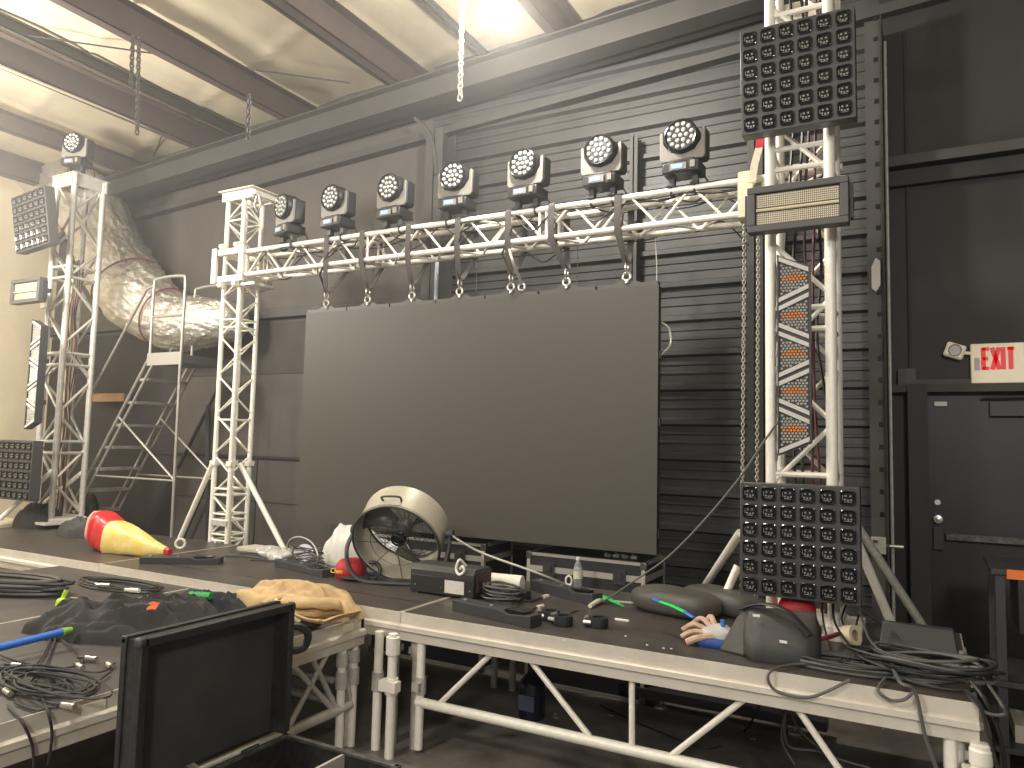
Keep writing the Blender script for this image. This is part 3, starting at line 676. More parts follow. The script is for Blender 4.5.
br((-2.80,3.72,.0),(-2.80,3.72,ZD-.1),.028,D1,'frame_post'); MB().tube((-2.80,3.72,.37),(-2.80,3.72,.46),.040,12).cbox((-2.8,3.70,.42),(.12,.06,.06)).build('coupler',ALU,D1); MB().tube((-2.8,3.72,ZD-.22),(-2.8,3.72,ZD-.12),.042,12).build('coupler',ALU,D1)
# small label stickers on rims
q=onX(347,631,-3.066); MB().cbox((-3.058,q.y,ZF-.03),(.004,.09,.045)).build('sticker',M('cream sticker',(.75,.7,.55),.6),D4,label='small cream sticker')
# ================================================================== MISC THINGS
def sack(name,label,cat,c,rad,rz=0,mat=None,p=.6,nz=.03,ns=5,seed=1,group=None,tilt=0,parent=None):
    R=Matrix.Rotation(rz,3,'Z')@Matrix.Rotation(tilt,3,'Y')
    mb=MB().ellip((0,0,0),rad,40,22,p,nz,ns,seed)
    mb.v=[R@v for v in mb.v]
    lo=min(v.z for v in mb.v); cz=c[2]
    mb.v=[Vector((v.x+c[0],v.y+c[1],max(v.z-lo*.85,0)+cz)) for v in mb.v]
    o=mb.build(name,mat or BAG,parent); 
    return o if parent else tag(o,label,cat,group)
# --- base boards and sandbags at the far left tower
tb=onZ(20,532,ZD)
tag(MB().box((BTx-.75,BTy-.42,ZD),(BTx-.0,BTy+.1,ZD+.035)).build('base_board',M('pale plywood',(.55,.5,.4),.6,0,.15,4),bevel=.004),'pale board under the sandbags at the far left tower foot','board')
for px_,py_,rad_,H_,rz_,sd_,lab_ in ((30,527,(.27,.2),.25,.2,2,'black sandbag slumped left of the far left tower foot, on the pale board'),(68,519,(.42,.22),.34,-.1,3,'black sandbag piled behind the far left tower foot, highest of the pile'),(76,537,(.27,.18),.19,.35,4,'black sandbag in front of the far left tower, right of its base plate'),(101,531,(.22,.16),.17,-.2,5,'small black sandbag at the right end of the pile by the far left tower')):
    c=onZ(px_,py_,ZD+.0); tag(heap('sandbag',(c.x,c.y+.08,ZD+.001),rad_,H_,rz_,BAG,6,sd_,1.5,ridge=.55,out=.15),lab_,'sandbag')
# --- snack bag
p0=onZ(112,556,ZD); 
A=onZ(113,546,ZD); B=onZ(168,553,ZD); d=(B-A); dl=d.length; d.normalize(); n_=Vector((-d.y,d.x,0))
r=thing('paper_sack','crumpled red and yellow paper sack lying on the stage by the left tower','bag',(A.x,A.y,ZD))
YSK=4.30
SP=[(98,526,.150),(101,528,.165),(104,530,.172),(108,533,.172),(115,537,.165),(127,541,.145),(140,545,.110),(152,548,.072),(161,550,.045),(166,551,.034),(170,552,.030)]
SC=[onY(a,b,YSK) for a,b,_ in SP]
def sackpart(k0,k1,mat,nm,lab=None,bulge=1.0):
    mb=MB(); n=24; cc=crom(SC,4); rr=[]
    for k in range(len(SP)-1): rr+=[SP[k][2]+(SP[k+1][2]-SP[k][2])*t/4 for t in range(4)]
    rr.append(SP[-1][2]); ax_=(SC[-1]-SC[2]).normalized(); v=Vector((0,1,0)); v=(v-ax_*v.dot(ax_)).normalized(); u=ax_.cross(v)
    ks=list(range(k0*4,k1*4+1))
    for k in ks:
        for i in range(n):
            a=2*PI*i/n+.5; f=lambda t: math.copysign(abs(t)**.62,t); nz=1+.09*noise.noise(Vector((k*.35,math.cos(a)*2,math.sin(a)*2)))
            q=cc[k]+(u*f(math.cos(a))+v*f(math.sin(a))*.85)*rr[k]*nz*bulge*.93; q.z=max(q.z,ZD+.003); mb.v.append(q)
    for k in range(len(ks)-1):
        for i in range(n): mb.f.append((k*n+i,k*n+(i+1)%n,(k+1)*n+(i+1)%n,(k+1)*n+i)); mb.m.append(0)
    mb.f+=[tuple(range(n-1,-1,-1)),tuple((len(ks)-1)*n+i for i in range(n))]; mb.m+=[0,0]
    return mb.build(nm,mat,r,label=lab,smooth=40)
yel=M('yellow printed paper',(.88,.60,.08),.4,0,.35,16,.12,c2=(.80,.68,.34))
redp=M('red printed paper',(.66,.03,.035),.35,0,.2,10,.1)
sackpart(4,9,yel,'sack_body'); sackpart(9,10,redp,'sack_tip','red gathered tip'); sackpart(1,4,redp,'sack_base','red end of the sack',1.01)
sackpart(0,1,M('pink faded paper',(.80,.38,.30),.6,0,.2,9),'sack_flap','faded pink torn end')
c=onZ(180,549,ZD); tag(MB().torus((c.x,c.y,ZD+.05),.042,.012,(.6,-.8,.1),20).build('ring',M('cream ring',(.7,.66,.55),.5)),'small cream ring standing beside the tip of the paper sack','ring')
# --- flat dark bars on the stage
def wedge_bar(name,label,a,b,w,h,mat=BLKM,cat='bar',z=ZD):
    a,b=Vector(a),Vector(b); a.z=b.z=z; d=(b-a).normalized(); n=Vector((-d.y,d.x,0)); mb=MB()
    L=(b-a).length; m=Matrix(((d.x,n.x,0,a.x),(d.y,n.y,0,a.y),(0,0,1,z),(0,0,0,1)))
    r=thing(name,label,cat,(a.x,a.y,z))
    MB().prism([(0,0),(L,0),(L,h),(L*.72,h*.75),(L*.62,h),(0,h)],-w,0,mat=m@Matrix(((1,0,0,0),(0,0,-1,0),(0,1,0,0),(0,0,0,1)))).build('housing',mat,r,bevel=.003)
    MB().box((L*.66,w*.2,h*.72),(L*.9,w*.8,h*1.1),mat=m).build('insert',BLKG,r)
    for t in (.1,.45): MB().tube(m@Vector((L*t,w*.5,h)),m@Vector((L*t,w*.5,h+.006)),.012,8).build('screw_boss',STEEL,r)
    return r
wedge_bar('rigging_bar','black rigging bar lying on the stage in front of the paper sack',onZ(139,564,ZD),onZ(219,565,ZD),.12,.055)
wedge_bar('rigging_bar','black rigging bar lying left of the red cap',onZ(274,567,ZD),onZ(322,578,ZD),.12,.06)
wedge_bar('rigging_bar','black rigging bar at the front stage edge before the fog machine',onZ(452,611,ZD),onZ(530,629,ZD),.11,.07)
wedge_bar('rigging_bar','long black rigging bar in front of the right road case',onZ(530,590,ZD),onZ(592,606,ZD),.10,.075)
a=onZ(690,606,ZD+.0); b=onZ(712,609,ZD)
wedge_bar('rigging_bar','short black bar behind the grey sandbags',onZ(684,606,ZD),onZ(712,609,ZD),.1,.075)
# --- clutter left of the fan
a=onZ(247,549,ZD); b=onZ(300,556,ZD)
tag(MB().box((a.x,5.0,ZD),(b.x+.1,5.22,ZD+.035)).build('plank',M('pale plywood'),bevel=.004),'pale plank lying on the stage right of the slim tower foot','board')
pts=[]; c=onZ(300,556,ZD)
random.seed(3)
mb=MB()
cable('loose_cable','thin pale cable arching over the clutter left of the white bag',[onZ(285,556,ZD),onY(289,541,4.7),onY(300,537,4.7),onY(312,543,4.7),onY(318,556,4.6),onZ(316,566,ZD)],.006,M('pale cable',(.5,.5,.48),.5))
for k,(px,py,lab) in enumerate(((268,556,'crumpled clear plastic wrap left of the cable clutter'),(281,560,'crumpled clear plastic wrap at the centre of the cable clutter'),)):
    c=onZ(px,py,ZD); tag(MB().ellip((c.x,c.y,ZD+.04),(.11,.09,.05),24,14,1,.05,14,k).build('plastic_wrap',M('plastic wrap',(.60,.58,.55),.25,0,.4,30)),lab,'wrap')
c=onZ(304,562,ZD); tag(MB().lathe([(.0,0),(.075,0),(.075,.018),(.03,.018),(.0,.018)],(c.x,c.y,ZD+.075),24,axis=(.5,-.75,.3)).build('tape_roll',M('violet white roll',(.6,.58,.68),.4)),'small pale reel standing in the clutter left of the white bag','reel')
c=onZ(312,566,ZD)
for k in range(5): cable('loose_cable','black and grey cables heaped left of the white plastic bag',[(c.x+.13*math.cos(t*1.1+k)*(1+.1*k)-.02*k,c.y+.07*math.sin(t*1.1+k),ZD+.02+.03*k+.02*math.sin(t*2+k)) for t in range(7)],.006,RUB if k%2 else CABG,'cables heaped left of the white bag')
for k,(px,py) in enumerate(((240,553),(225,556),(250,560))):
    a=onZ(px,py,ZD+.01); b=onZ(px+40,py+3,ZD+.01); cable('loose_cable',['dark cable trailing right from the bar behind the paper sack','thin cable trailing past the slim tower foot','lowest dark cable trailing toward the clutter'][k],[a,(a+b)/2+Vector((0,.05,0)),b],.007,RUB)
# white plastic bag, cap
c=onZ(338,566,ZD); tag(heap('plastic_bag',(c.x,c.y+.18,ZD+.001),(.26,.17),.33,.1,M('white bag film',(.70,.69,.64),.35,0,.1,8,.3),6,5,1.2,ridge=.35),'crumpled white plastic bag behind the red cap','bag')
c=onZ(368,566,ZD); tag(heap('plastic_bag',(c.x+.05,c.y+.2,ZD+.001),(.20,.14),.24,.4,M('pale bag film',(.58,.61,.64),.3,0,.1,8,.3),6,8,1.2,ridge=.35),'pale translucent bag seen through the stand of the drum fan','bag')
c=onZ(343,579,ZD); r=thing('cap','red fabric cap with small yellow lettering beside the drum fan','cap',(c.x,c.y,ZD))
MB().ellip((c.x,c.y+.08,ZD+.055),(.125,.11,.10),28,16,.95,.012,10,2,flatb=-.055).build('crown',RED,r)
MB().ellip((c.x+.10,c.y+.02,ZD+.02),(.12,.09,.012),24,10,.9).build('visor',M('black cloth',(.03,.03,.03),.8),r)
vs,fs=text_mesh('Chen',.05,.002); 
R_=Matrix.Translation((c.x-.035,c.y-.036,ZD+.06))@Matrix.Rotation(.5*0+math.radians(8),4,'Z')@Matrix.Rotation(math.radians(76),4,'X')
MB().add([R_@v for v in vs],fs).build('lettering',M('yellow thread',(.85,.65,.08),.6),r,smooth=0)
# headphones like black loops at the fan foot
c=onZ(372,578,ZD); tag(MB().torus((c.x,c.y,ZD+.06),.06,.014,(.4,-.8,.3),24).torus((c.x-.11,c.y-.02,ZD+.035),.045,.016,(.3,-.5,.8),20).tube((c.x-.15,c.y,ZD+.02),(c.x+.05,c.y,ZD+.03),.015).build('hose_clamp',BLKM),'black loops of a cable clamp between the red cap and the fan','clamp')
c=onZ(388,573,ZD); tag(MB().cbox((c.x,c.y,ZD+.02),(.12,.08,.03)).build('paper_box',M('cream card',(.7,.66,.5),.7),bevel=.004),'small cream card box under the drum fan','box')
# --- drum fan
fc=onY(402,532,4.72); ax=Vector((.27,-.86,-.52)).normalized()
r=thing('drum_fan','large cream drum fan tilted downward on a black tube stand','fan',(fc.x,fc.y,ZD))
R=.335; back=fc-ax*.12; 
Q=ax.to_track_quat('Z','Y').to_matrix()
SHELL=M('cream fan shell',(.50,.465,.37),.4,.2,.1,6)
MB().lathe([(R,-.11),(R+.008,-.115),(R+.002,-.10),(R,.14),(R+.010,.15),(R+.0,.158),(R-.010,.15),(R-.006,0),(R-.010,-.11),(R,-.11)],fc,56,axis=ax,cap=False).build('drum',SHELL,r)
def ringpt(rad,a,h): return fc+Q@Vector((rad*math.cos(a),rad*math.sin(a),h))
for h,nm in ((.14,'front_grille'),(-.10,'rear_grille')):
    mb=MB()
    for rad in ([.06+.0228*k for k in range(13)] if h<0 else [.345,.2,.085]): mb.path([ringpt(rad,2*PI*i/40,h+(.02 if h>0 else -.02)*(1-rad/R)) for i in range(40)],.0022,4,closed=True)
    for k in range(8 if h>0 else 16):
        a=2*PI*k/(8 if h>0 else 16); mb.tube(ringpt(.05,a,h),ringpt(R-.005,a,h),.0028,5)
    mb.build(nm,BLKM,r)
MB().path([ringpt(R+.002,2*PI*i/56,.155) for i in range(56)],.009,6,closed=True).build('front_rim',BLKM,r)
MB().path([ringpt(R-.012,2*PI*i/56,-.11) for i in range(56)],.010,6,closed=True).build('rear_rim',BLKM,r)
MB().lathe([(0,-.10),(.062,-.10),(.066,-.02),(.05,.05),(0,.055)],fc,24,axis=ax).build('motor',M('fan motor grey',(.12,.115,.11),.4,.4),r)
MB().lathe([(0,.055),(.055,.055),(.060,.075),(.04,.095),(.02,.10),(0,.10)],fc,24,axis=ax).torus(fc+ax*.1,.05,.008,ax).build('hub_cap',BLKG,r)
BLD=M('fan blade dark',(.10,.095,.085),.4,.3)
for k in range(3):
    mb=MB(); a0=2*PI*k/3+.4
    rows=8
    for i in range(rows+1):
        rad=.07+(.315-.07)*i/rows; wid=.25+.35*(i/rows)
        for j in range(6):
            t=j/5; mb.v.append(ringpt(rad,a0+(t-.5)*wid*2.2*.7+.15*i/rows,-.05+(t-.5)*.11))
    for i in range(rows):
        for j in range(5): q=i*6+j; mb.f.append((q,q+1,q+7,q+6)); mb.m.append(0)
    o=mb.build('blade',BLD,r); md=o.modifiers.new('s','SOLIDIFY'); md.thickness=.004
sd=-ax.cross(Vector((0,0,1))).normalized()
upd=ax.cross(sd).normalized()
if upd.z<0: upd=-upd
mb=MB().path(crom([fc-sd*0+upd*(R+.003)+ax*.08-sd*.07,fc+upd*(R+.05)+ax*.1-sd*.065,fc+upd*(R+.055)+ax*.1+sd*.065,fc+upd*(R+.0)+ax*.08+sd*.07],6),.008,6); mb.build('handle',BLKM,r)
# stand: U tube pivoted at drum sides
pL=fc-sd*(R+.045); pR=fc+sd*(R+.045); fwd=Vector((.3,-.95,0))
gz=ZD+.016
mb=MB().path(crom([pL,pL+Vector((0,0,-.12))+fwd*.10-sd*.02,Vector((pL.x,pL.y,gz+.08))+fwd*.17+sd*.03,Vector((pL.x,pL.y,gz))+fwd*.22+sd*.15,Vector((fc.x,fc.y,gz))+fwd*.27,Vector((pR.x,pR.y,gz))+fwd*.2-sd*.13,Vector((pR.x,pR.y,gz+.06))+fwd*.12-sd*.03,pR+Vector((0,0,-.12))+fwd*.04,pR],8),.016,10); mb.build('stand',BLKM,r)
mb=MB().path(crom([pL,Vector((pL.x,pL.y,gz))-fwd*.2+sd*.1,Vector((fc.x,fc.y,gz))-fwd*.3,Vector((pR.x,pR.y,gz))-fwd*.2-sd*.1,pR],8),.016,10); mb.build('rear_stand',BLKM,r)
for q,s in ((pL,-1),(pR,1)): MB().tube(q-sd*s*.03,q+sd*s*.015,.028,16).torus(q+sd*s*.02,.030,.009,sd).build('pivot_knob',BLKM,r)
cable('fan_power_cable','grey power cable running from the drum fan across to the front bar',[pR+Vector((0,0,.0)),onY(480,552,4.75),onY(540,574,4.6),onZ(585,593,ZD+.01),onZ(612,601,ZD+.01),onZ(650,604,ZD+.01)],.008,M('light grey cable',(.42,.40,.36),.5))
# --- road cases behind
CASE=M('black laminate case',(.035,.034,.036),.45,0,.2,12); EDG=M('case edging aluminium',(.60,.57,.50),.4,.5)
def road_case(name,x0,x1,y0,y1,z0,z1,label,lid=.1,group=None):
    r=thing(name,label,'road case',((x0+x1)/2,(y0+y1)/2,z0),0,group); t=.028
    MB().box((x0+.004,y0+.004,z0),(x1-.004,y1-.004,z1-lid-.015)).build('body',CASE,r); MB().box((x0+.004,y0+.004,z1-lid-.012),(x1-.004,y1-.004,z1-.002)).build('lid',CASE,r)
    mb=MB()
    for x in (x0,x1-t):
        for y in (y0,y1-t): mb.box((x,y,z0),(x+t,y+t,z1))
    for z,hh in ((z1-t*.8,t*.8),(z1-lid-.045,.045),(z0,t)):
        mb.box((x0,y0-.002,z),(x1,y0+t,z+hh)).box((x0,y1-t,z),(x1,y1+.002,z+hh)).box((x0-.002,y0,z),(x0+t,y1,z+hh)).box((x1-t,y0,z),(x1+.002,y1,z+hh))
    mb.build('edging',EDG,r)
    for q in (.2,.8):
        x=x0+(x1-x0)*q; MB().cbox((x,y0-.006,z1-lid-.02),(.10,.012,.11)).cbox((x,y0-.016,z1-lid-.01),(.045,.014,.05)).build('butterfly_latch',BLKM,r)
    for x in (x0,x1-.03):
        for z in (z0,z1-.05): MB().box((x-.006,y0-.008,z),(x+.045,y0+.04,z+.056)).build('ball_corner',M('dark corner steel',(.2,.2,.19),.35,.8),r,bevel=.006)
    MB().box((x1-.0,y0+.2,(z0+z1)/2-.07),(x1+.012,y0+.36,(z0+z1)/2+.03)).build('side_handle',STEEL,r)
    return r
yc=5.42
x0=onY(527,560,yc).x; x1=onY(645,560,yc).x; zt=onY(640,563,yc).z
road_case('road_case',x0,x1,yc,yc+.5,.0,zt,'black road case with aluminium edging below the right half of the screen')
x0=onY(372,560,yc).x; x1=onY(484,560,yc).x; zt=onY(500,546,yc).z
road_case('road_case',x0,x1,yc,yc+.5,.0,zt,'black road case with aluminium edging behind the drum fan')
p=onY(618,558,yc+.1)
for k in range(4):
    tag(MB().torus((p.x-.1+.07*k,yc+.15+.03*(k%2),onY(640,563,yc).z+.02),.022,.008,(.3,.2,1)).cbox((p.x-.1+.07*k,yc+.15,onY(640,563,yc).z+.012),(.05,.03,.02)).build('shackle',STEEL),'small steel shackle on top of the right road case','shackle','loose shackles on the right road case')
# --- fog machine
a=onZ(410,592,ZD); b=onZ(473,601,ZD); L=(b-a).length; d=(b-a).normalized(); nn=Vector((-d.y,d.x,0))
m=Matrix(((d.x,nn.x,0,a.x),(d.y,nn.y,0,a.y),(0,0,1,ZD),(0,0,0,1)))
r=thing('fog_machine','black fog machine box with a white label on its end','machine',(a.x,a.y,ZD))
MB().box((0,0,.012),(L,.24,.13),mat=m).build('lower_case',BLK,r,bevel=.004)
MB().prism([(0,.13),(.24,.13),(.24,.185),(.2,.20),(.03,.20),(0,.165)],0,L,mat=m@Matrix(((0,0,1,0),(1,0,0,0),(0,1,0,0),(0,0,0,1)))).build('cover',M('dark grey cover',(.06,.058,.055),.35,0,.2,40),r,bevel=.003)
MB().box((L*.56,-.004,.03),(L*.86,0,.115),mat=m).build('label_plate',M('white label',(.68,.66,.6),.6,0,.12,60),r,label='white label plate')
for t in (.08,.5,.5,.95): MB().tube(m@Vector((L*t,-.004,.06)),m@Vector((L*t,.01,.06)),.006,8).build('screw',STEEL,r)
MB().path(crom([m@Vector((L*.82,.05,.215)),m@Vector((L*.78,-.0,.26)),m@Vector((L*.74,-.01,.20)),m@Vector((L*.8,-.02,.165)),m@Vector((L*.87,-.015,.19)),m@Vector((L*.84,-.01,.22)),m@Vector((L*.79,.0,.20))],8),.009,8).build('hose_coil',M('white tube',(.75,.73,.66),.4),r,label='white coiled tube')
MB().box((L-.005,.03,.05),(L+.02,.20,.16),mat=m).build('control_end',M('dark end',(.05,.02,.02),.4),r)
for k,q in enumerate(((.02,.02),(.02,.2))): MB().cbox((L*.1,q[1],.006),(.03,.03,.012),mat=m).cbox((L*.9,q[1],.006),(.03,.03,.012),mat=m).build('foot',RUB,r)
# paper towel roll / white carton, cable nest, power supply
a=onZ(502,592,ZD); r=tag(MB().lathe([(0,0),(.055,0),(.057,.01),(.057,.27),(.02,.275),(0,.27)],(a.x-.15,a.y+.05,ZD+.058+.0),24,axis=(1,.12,0.0)).build('paper_roll',M('white paper',(.80,.77,.68),.8)),'white paper roll lying behind the cable nest right of the fog machine','paper roll')
c=onZ(500,603,ZD); random.seed(11)
for k in range(9):
    ph=random.uniform(0,6); rr=random.uniform(.06,.12)
    cable('nest_cable','grey and black cables tangled right of the fog machine',[(c.x+rr*1.2*math.cos(t*1.25+ph)+random.uniform(-.02,.02),c.y+.04+rr*.8*math.sin(t*1.25+ph),ZD+.012+.011*k+random.uniform(0,.02)) for t in range(7)],.006,CABG if k%3 else RUB,'tangled cables right of the fog machine')
for (px,py,w_,lab) in ((517,601,.12,'black adapter block right of the cable nest'),(505,618,.10,'black plug block in front of the cable nest, left one'),(520,621,.10,'black plug block in front of the cable nest, right one')):
    c=onZ(px,py,ZD); r=thing('power_adapter',lab,'adapter',(c.x,c.y,ZD))
    MB().cbox((c.x,c.y+.05,ZD+.032),(w_,.09,.06)).build('case',BLK,r,bevel=.006); MB().cbox((c.x+w_*.2,c.y+.003,ZD+.035),(.02,.004,.02)).build('indicator',STEEL,r)
for (a,b,lab) in (((530,601),(548,596),'cable with a pale plug end right of the adapter'),((520,612),(543,606),'cable with a white connector in front of the adapter')):
    A=onZ(*a,ZD+.01); B=onZ(*b,ZD+.01); r=thing('connector_cable',lab,'cable',(A.x,A.y,ZD))
    MB().path(crom([A+Vector((-.12,.03,0)),A,(A+B)/2+Vector((0,.02,0)),B],6),.006,6).build('lead',RUB,r); MB().tube(B-(B-A).normalized()*.06,B,.014,10).build('connector',M('pale plug',(.6,.55,.48),.5),r)
# clamps on deck
def clampobj(px,py,lab,rz=0):
    c=onZ(px,py,ZD); r=thing('pipe_clamp',lab,'clamp',(c.x,c.y,ZD),rz)
    MB().lathe([(.035,.004),(.055,.004),(.057,.03),(.055,.058),(.035,.058),(.035,.004)],(.01,0,0),22,cap=False).build('jaw',BLK,r,False); MB().cbox((-.045,.0,.03),(.05,.05,.05)).build('plate',BLK,r,False,bevel=.003)
    MB().tube((-.06,-.02,.05),(-.06,.02,.05),.014,10).tube((-.075,-.03,.03),(-.03,-.03,.03),.012,8).build('wing_bolt',STEEL,r,False)
clampobj(549,620,'black pipe clamp on the front of the stage, leftmost of three',.4); clampobj(562,625,'black pipe clamp on the front of the stage, middle of three',-.2); clampobj(597,627,'black pipe clamp on the front of the stage, rightmost of three',.2)
c=onZ(622,621,ZD); tag(MB().cbox((c.x,c.y,ZD+.006),(.09,.018,.012)).build('chalk_stick',WHT,bevel=.003),'small white stick lying before the grey sandbags','stick')
random.seed(5)
for k in range(7):
    c=onZ(random.uniform(560,700),random.uniform(632,650),ZD); tag(MB().cbox((c.x,c.y,ZD+.002),(.012,.008,.004),mat=None).build('paper_scrap',WHT),'tiny white paper scrap on the dark deck near its front edge','scrap','tiny scraps on the right deck')
# water bottle
c=onZ(578,589,ZD); c.y=5.18; c.x=onY(578,570,5.18).x
r=thing('water_bottle','clear plastic water bottle with a pale label in front of the road case','bottle',(c.x,c.y,ZD)); CL=M('clear plastic',(.8,.84,.86),.08,0,trans=.75)
MB().lathe([(0,0),(.032,0),(.034,.01),(.032,.05),(.034,.06),(.034,.14),(.030,.16),(.014,.195),(.012,.21),(0,.21)],(0,0,.001),20).build('bottle_body',CL,r,False)
MB().lathe([(.0348,.075),(.0348,.13)],(0,0,0),20,cap=False).build('bottle_label',M('pale label',(.66,.66,.5),.5),r,False,label='pale wrap label'); MB().lathe([(0,.208),(.015,.208),(.015,.228),(0,.228)],(0,0,0),16).build('cap',WHT,r,False)
c=onY(566,577,5.0); tag(MB().torus((c.x,5.05,ZD+.075),.022,.007,(.3,-1,0),16,sy=1.5).box((c.x-.02,5.04,ZD),(c.x+.02,5.07,ZD+.05)).build('white_ring',WHT),'small white oval ring left of the water bottle','ring')
# green wedge strap, sandbags with coloured tape
a=onZ(585,605,ZD); 
r=thing('hand_tool','green and white squeeze tool lying behind the clamps','tool',(a.x,a.y,ZD))
g0=onZ(624,608,ZD); g1=onZ(602,603,ZD)
MB().path([g0+Vector((0,0,.01)),g1+Vector((.05,0,.03)),g1+Vector((0,0,.035))],.02,8,rf=lambda t,u,k,i:.006+.03*t,flat=.5).build('blade_cover',M('bright green',(.02,.65,.12),.4),r)
MB().tube(g1+Vector((0,0,.03)),onZ(590,606,ZD+.02),.018,10,r2=.014).build('grip',M('cream grip',(.7,.66,.55),.5),r)
c=onZ(668,618,ZD)
GB=M('grey sandbag vinyl',(.085,.078,.068),.55,0,.15,10,.1)
sack('sandbag','grey sandbag with a green taped strip, on the stage centre right','sandbag',(c.x-.02,c.y+.18,ZD),(.31,.17,.085),-.35,GB,.7,.03,4,21)
sack('sandbag','grey sandbag partly behind the one with the green strip','sandbag',(c.x+.24,c.y+.42,ZD),(.30,.17,.08),-.55,GB,.7,.03,4,22)
a=onZ(655,600,ZD+.16)
r=thing('tape_strip','green and blue tape strip across the grey sandbag','tape',(a.x,a.y,ZD+.16))
P0=onZ(661,602,ZD+.17); P1=onZ(685,612,ZD+.16)
MB().path([P0,(P0+P1)/2+Vector((0,0,.005)),P1],.016,8,flat=.4).build('green_tape',M('bright green'),r,label='green section'); MB().path([P1,P1+(P1-P0)*.35+Vector((0,0,-.01))],.015,8,flat=.4).path([P0,P0-(P1-P0)*.35],.015,8,flat=.4).build('blue_tape',BLUE,r,label='blue section')
# work gloves
c=onZ(712,646,ZD); random.seed(9)
r=thing('work_glove','pale leather and blue work glove crumpled beside the large black bag','glove',(c.x,c.y,ZD))
SK=M('tan leather',(.62,.42,.30),.7,0,.2,20); 
MB().ellip((c.x+.02,c.y+.05,ZD+.05),(.09,.07,.05),24,14,.9,.02,12,3).build('palm',M('pale glove cloth',(.55,.53,.5),.8,0,.2,16),r)
for k,(dx,dy,dz,L_) in enumerate(((-.16,-.02,.05,1),(-.17,.03,.075,1),(-.13,.08,.10,1),(-.06,.11,.11,1))):
    MB().path(crom([(c.x+.02,c.y+.03,ZD+.05),(c.x+dx*.6,c.y+dy+.02,ZD+dz+.015),(c.x+dx,c.y+dy,ZD+dz-.02)],5),.017,8,flat=.8).build('finger',SK,r)
MB().path(crom([(c.x+.02,c.y,ZD+.05),(c.x-.06,c.y-.05,ZD+.045),(c.x-.12,c.y-.06,ZD+.015)],5),.019,8).build('thumb',SK,r)
MB().ellip((c.x+.02,c.y-.01,ZD+.02),(.12,.05,.03),20,10,.8,.01,9,4).build('cuff',M('navy cuff',(.02,.06,.25),.7),r)
MB().tube((c.x+.05,c.y+.02,ZD+.08),(c.x+.05,c.y+.03,ZD+.14),.012,8).build('pull_tab',BLUE,r,label='blue pull tab')
# large black bag
c=onZ(776,664,ZD)
r=thing('equipment_bag','large charcoal nylon bag with strap slumped at the stage front','bag',(c.x,c.y,ZD))
mb=MB(); n=40; prof=[(0,.165,.17),(.03,.175,.18),(.10,.172,.165),(.165,.165,.13),(.21,.155,.085),(.23,.15,.04),(.235,.12,.02)]
for z,a_,b_ in prof:
    for i in range(n):
        t=2*PI*i/n; cc=math.copysign(abs(math.cos(t))**.55,math.cos(t)); ss=math.copysign(abs(math.sin(t))**.55,math.sin(t)); nz=.02*noise.noise(Vector((cc*3,ss*3,z*9)))
        x=cc*(a_+nz)*1.08+.02*z; y=ss*(b_+nz); mb.v.append(Vector((c.x+x*.97-y*.2-.0,c.y+.16+y*.97+x*.22,ZD+z)))
for k in range(len(prof)-1):
    for i in range(n): mb.f.append((k*n+i,k*n+(i+1)%n,(k+1)*n+(i+1)%n,(k+1)*n+i)); mb.m.append(0)
mb.f+=[tuple(range(n-1,-1,-1)),tuple((len(prof)-1)*n+i for i in range(n))]; mb.m+=[0,0]
mb.build('bag_body',M('charcoal nylon',(.055,.052,.048),.55,0,.12,12,.15),r,smooth=60)
MB().path(crom([(c.x-.2,c.y+.12,ZD+.22),(c.x-.08,c.y+.1,ZD+.265),(c.x+.05,c.y+.05,ZD+.25),(c.x+.16,c.y+.0,ZD+.16)],6),.022,8,flat=.35).build('strap',BLK,r)
for dx,dz in ((-.10,.215),(.04,.12)): MB().cbox((c.x+dx,c.y+.005+(.03 if dz>.2 else -.04),ZD+dz),(.035,.006,.012)).build('tag',WHT,r,label='small white tag')
c=onZ(733,656,ZD)
MB().add([(c.x-.09,c.y+.06,ZD+.002),(c.x+.06,c.y+.0,ZD+.002),(c.x+.07,c.y+.22,ZD+.002),(c.x-.05,c.y+.25,ZD+.002),(c.x+.055,c.y+.10,ZD+.25),(c.x+.065,c.y+.14,ZD+.25),(c.x-.01,c.y+.12,ZD+.17)],[(0,3,2,1),(0,1,4,6),(1,2,5,4),(2,3,6,5),(3,0,6),(4,5,6)]).build('end_flap',M('charcoal nylon'),r,bevel=.012)
# red bag and roll at right tower foot
c=onZ(797,636,ZD); sack('red_bag','red fabric bag standing against the right tower foot','bag',(c.x,c.y+.02,ZD),(.105,.085,.13),.1,RED,.8,.02,6,14)
tag(cable('red_strap','',[onZ(805,640,ZD+.02),onZ(825,638,ZD+.08),onZ(848,632,ZD+.03),onZ(860,640,ZD+.02)],.012,M('dark red strap',(.2,.02,.03),.7)),'dark red strap lying over the right tower base plate','strap')
c=onZ(851,646,ZD); r=thing('tape_roll','roll of cream tape lying tilted right of the right tower foot','tape',(c.x,c.y,ZD))
MB().lathe([(.03,-.03),(.055,-.03),(.055,.03),(.03,.03),(.03,-.03)],(c.x,c.y,ZD+.056),24,axis=(.8,-.45,.25),cap=False).build('roll',M('cream tape',(.72,.62,.42),.6),r); MB().lathe([(.027,-.028),(.0305,-.028),(.0305,.028),(.027,.028),(.027,-.028)],(c.x,c.y,ZD+.056),20,axis=(.8,-.45,.25),cap=False).build('core',M('card core',(.4,.3,.2),.8),r)
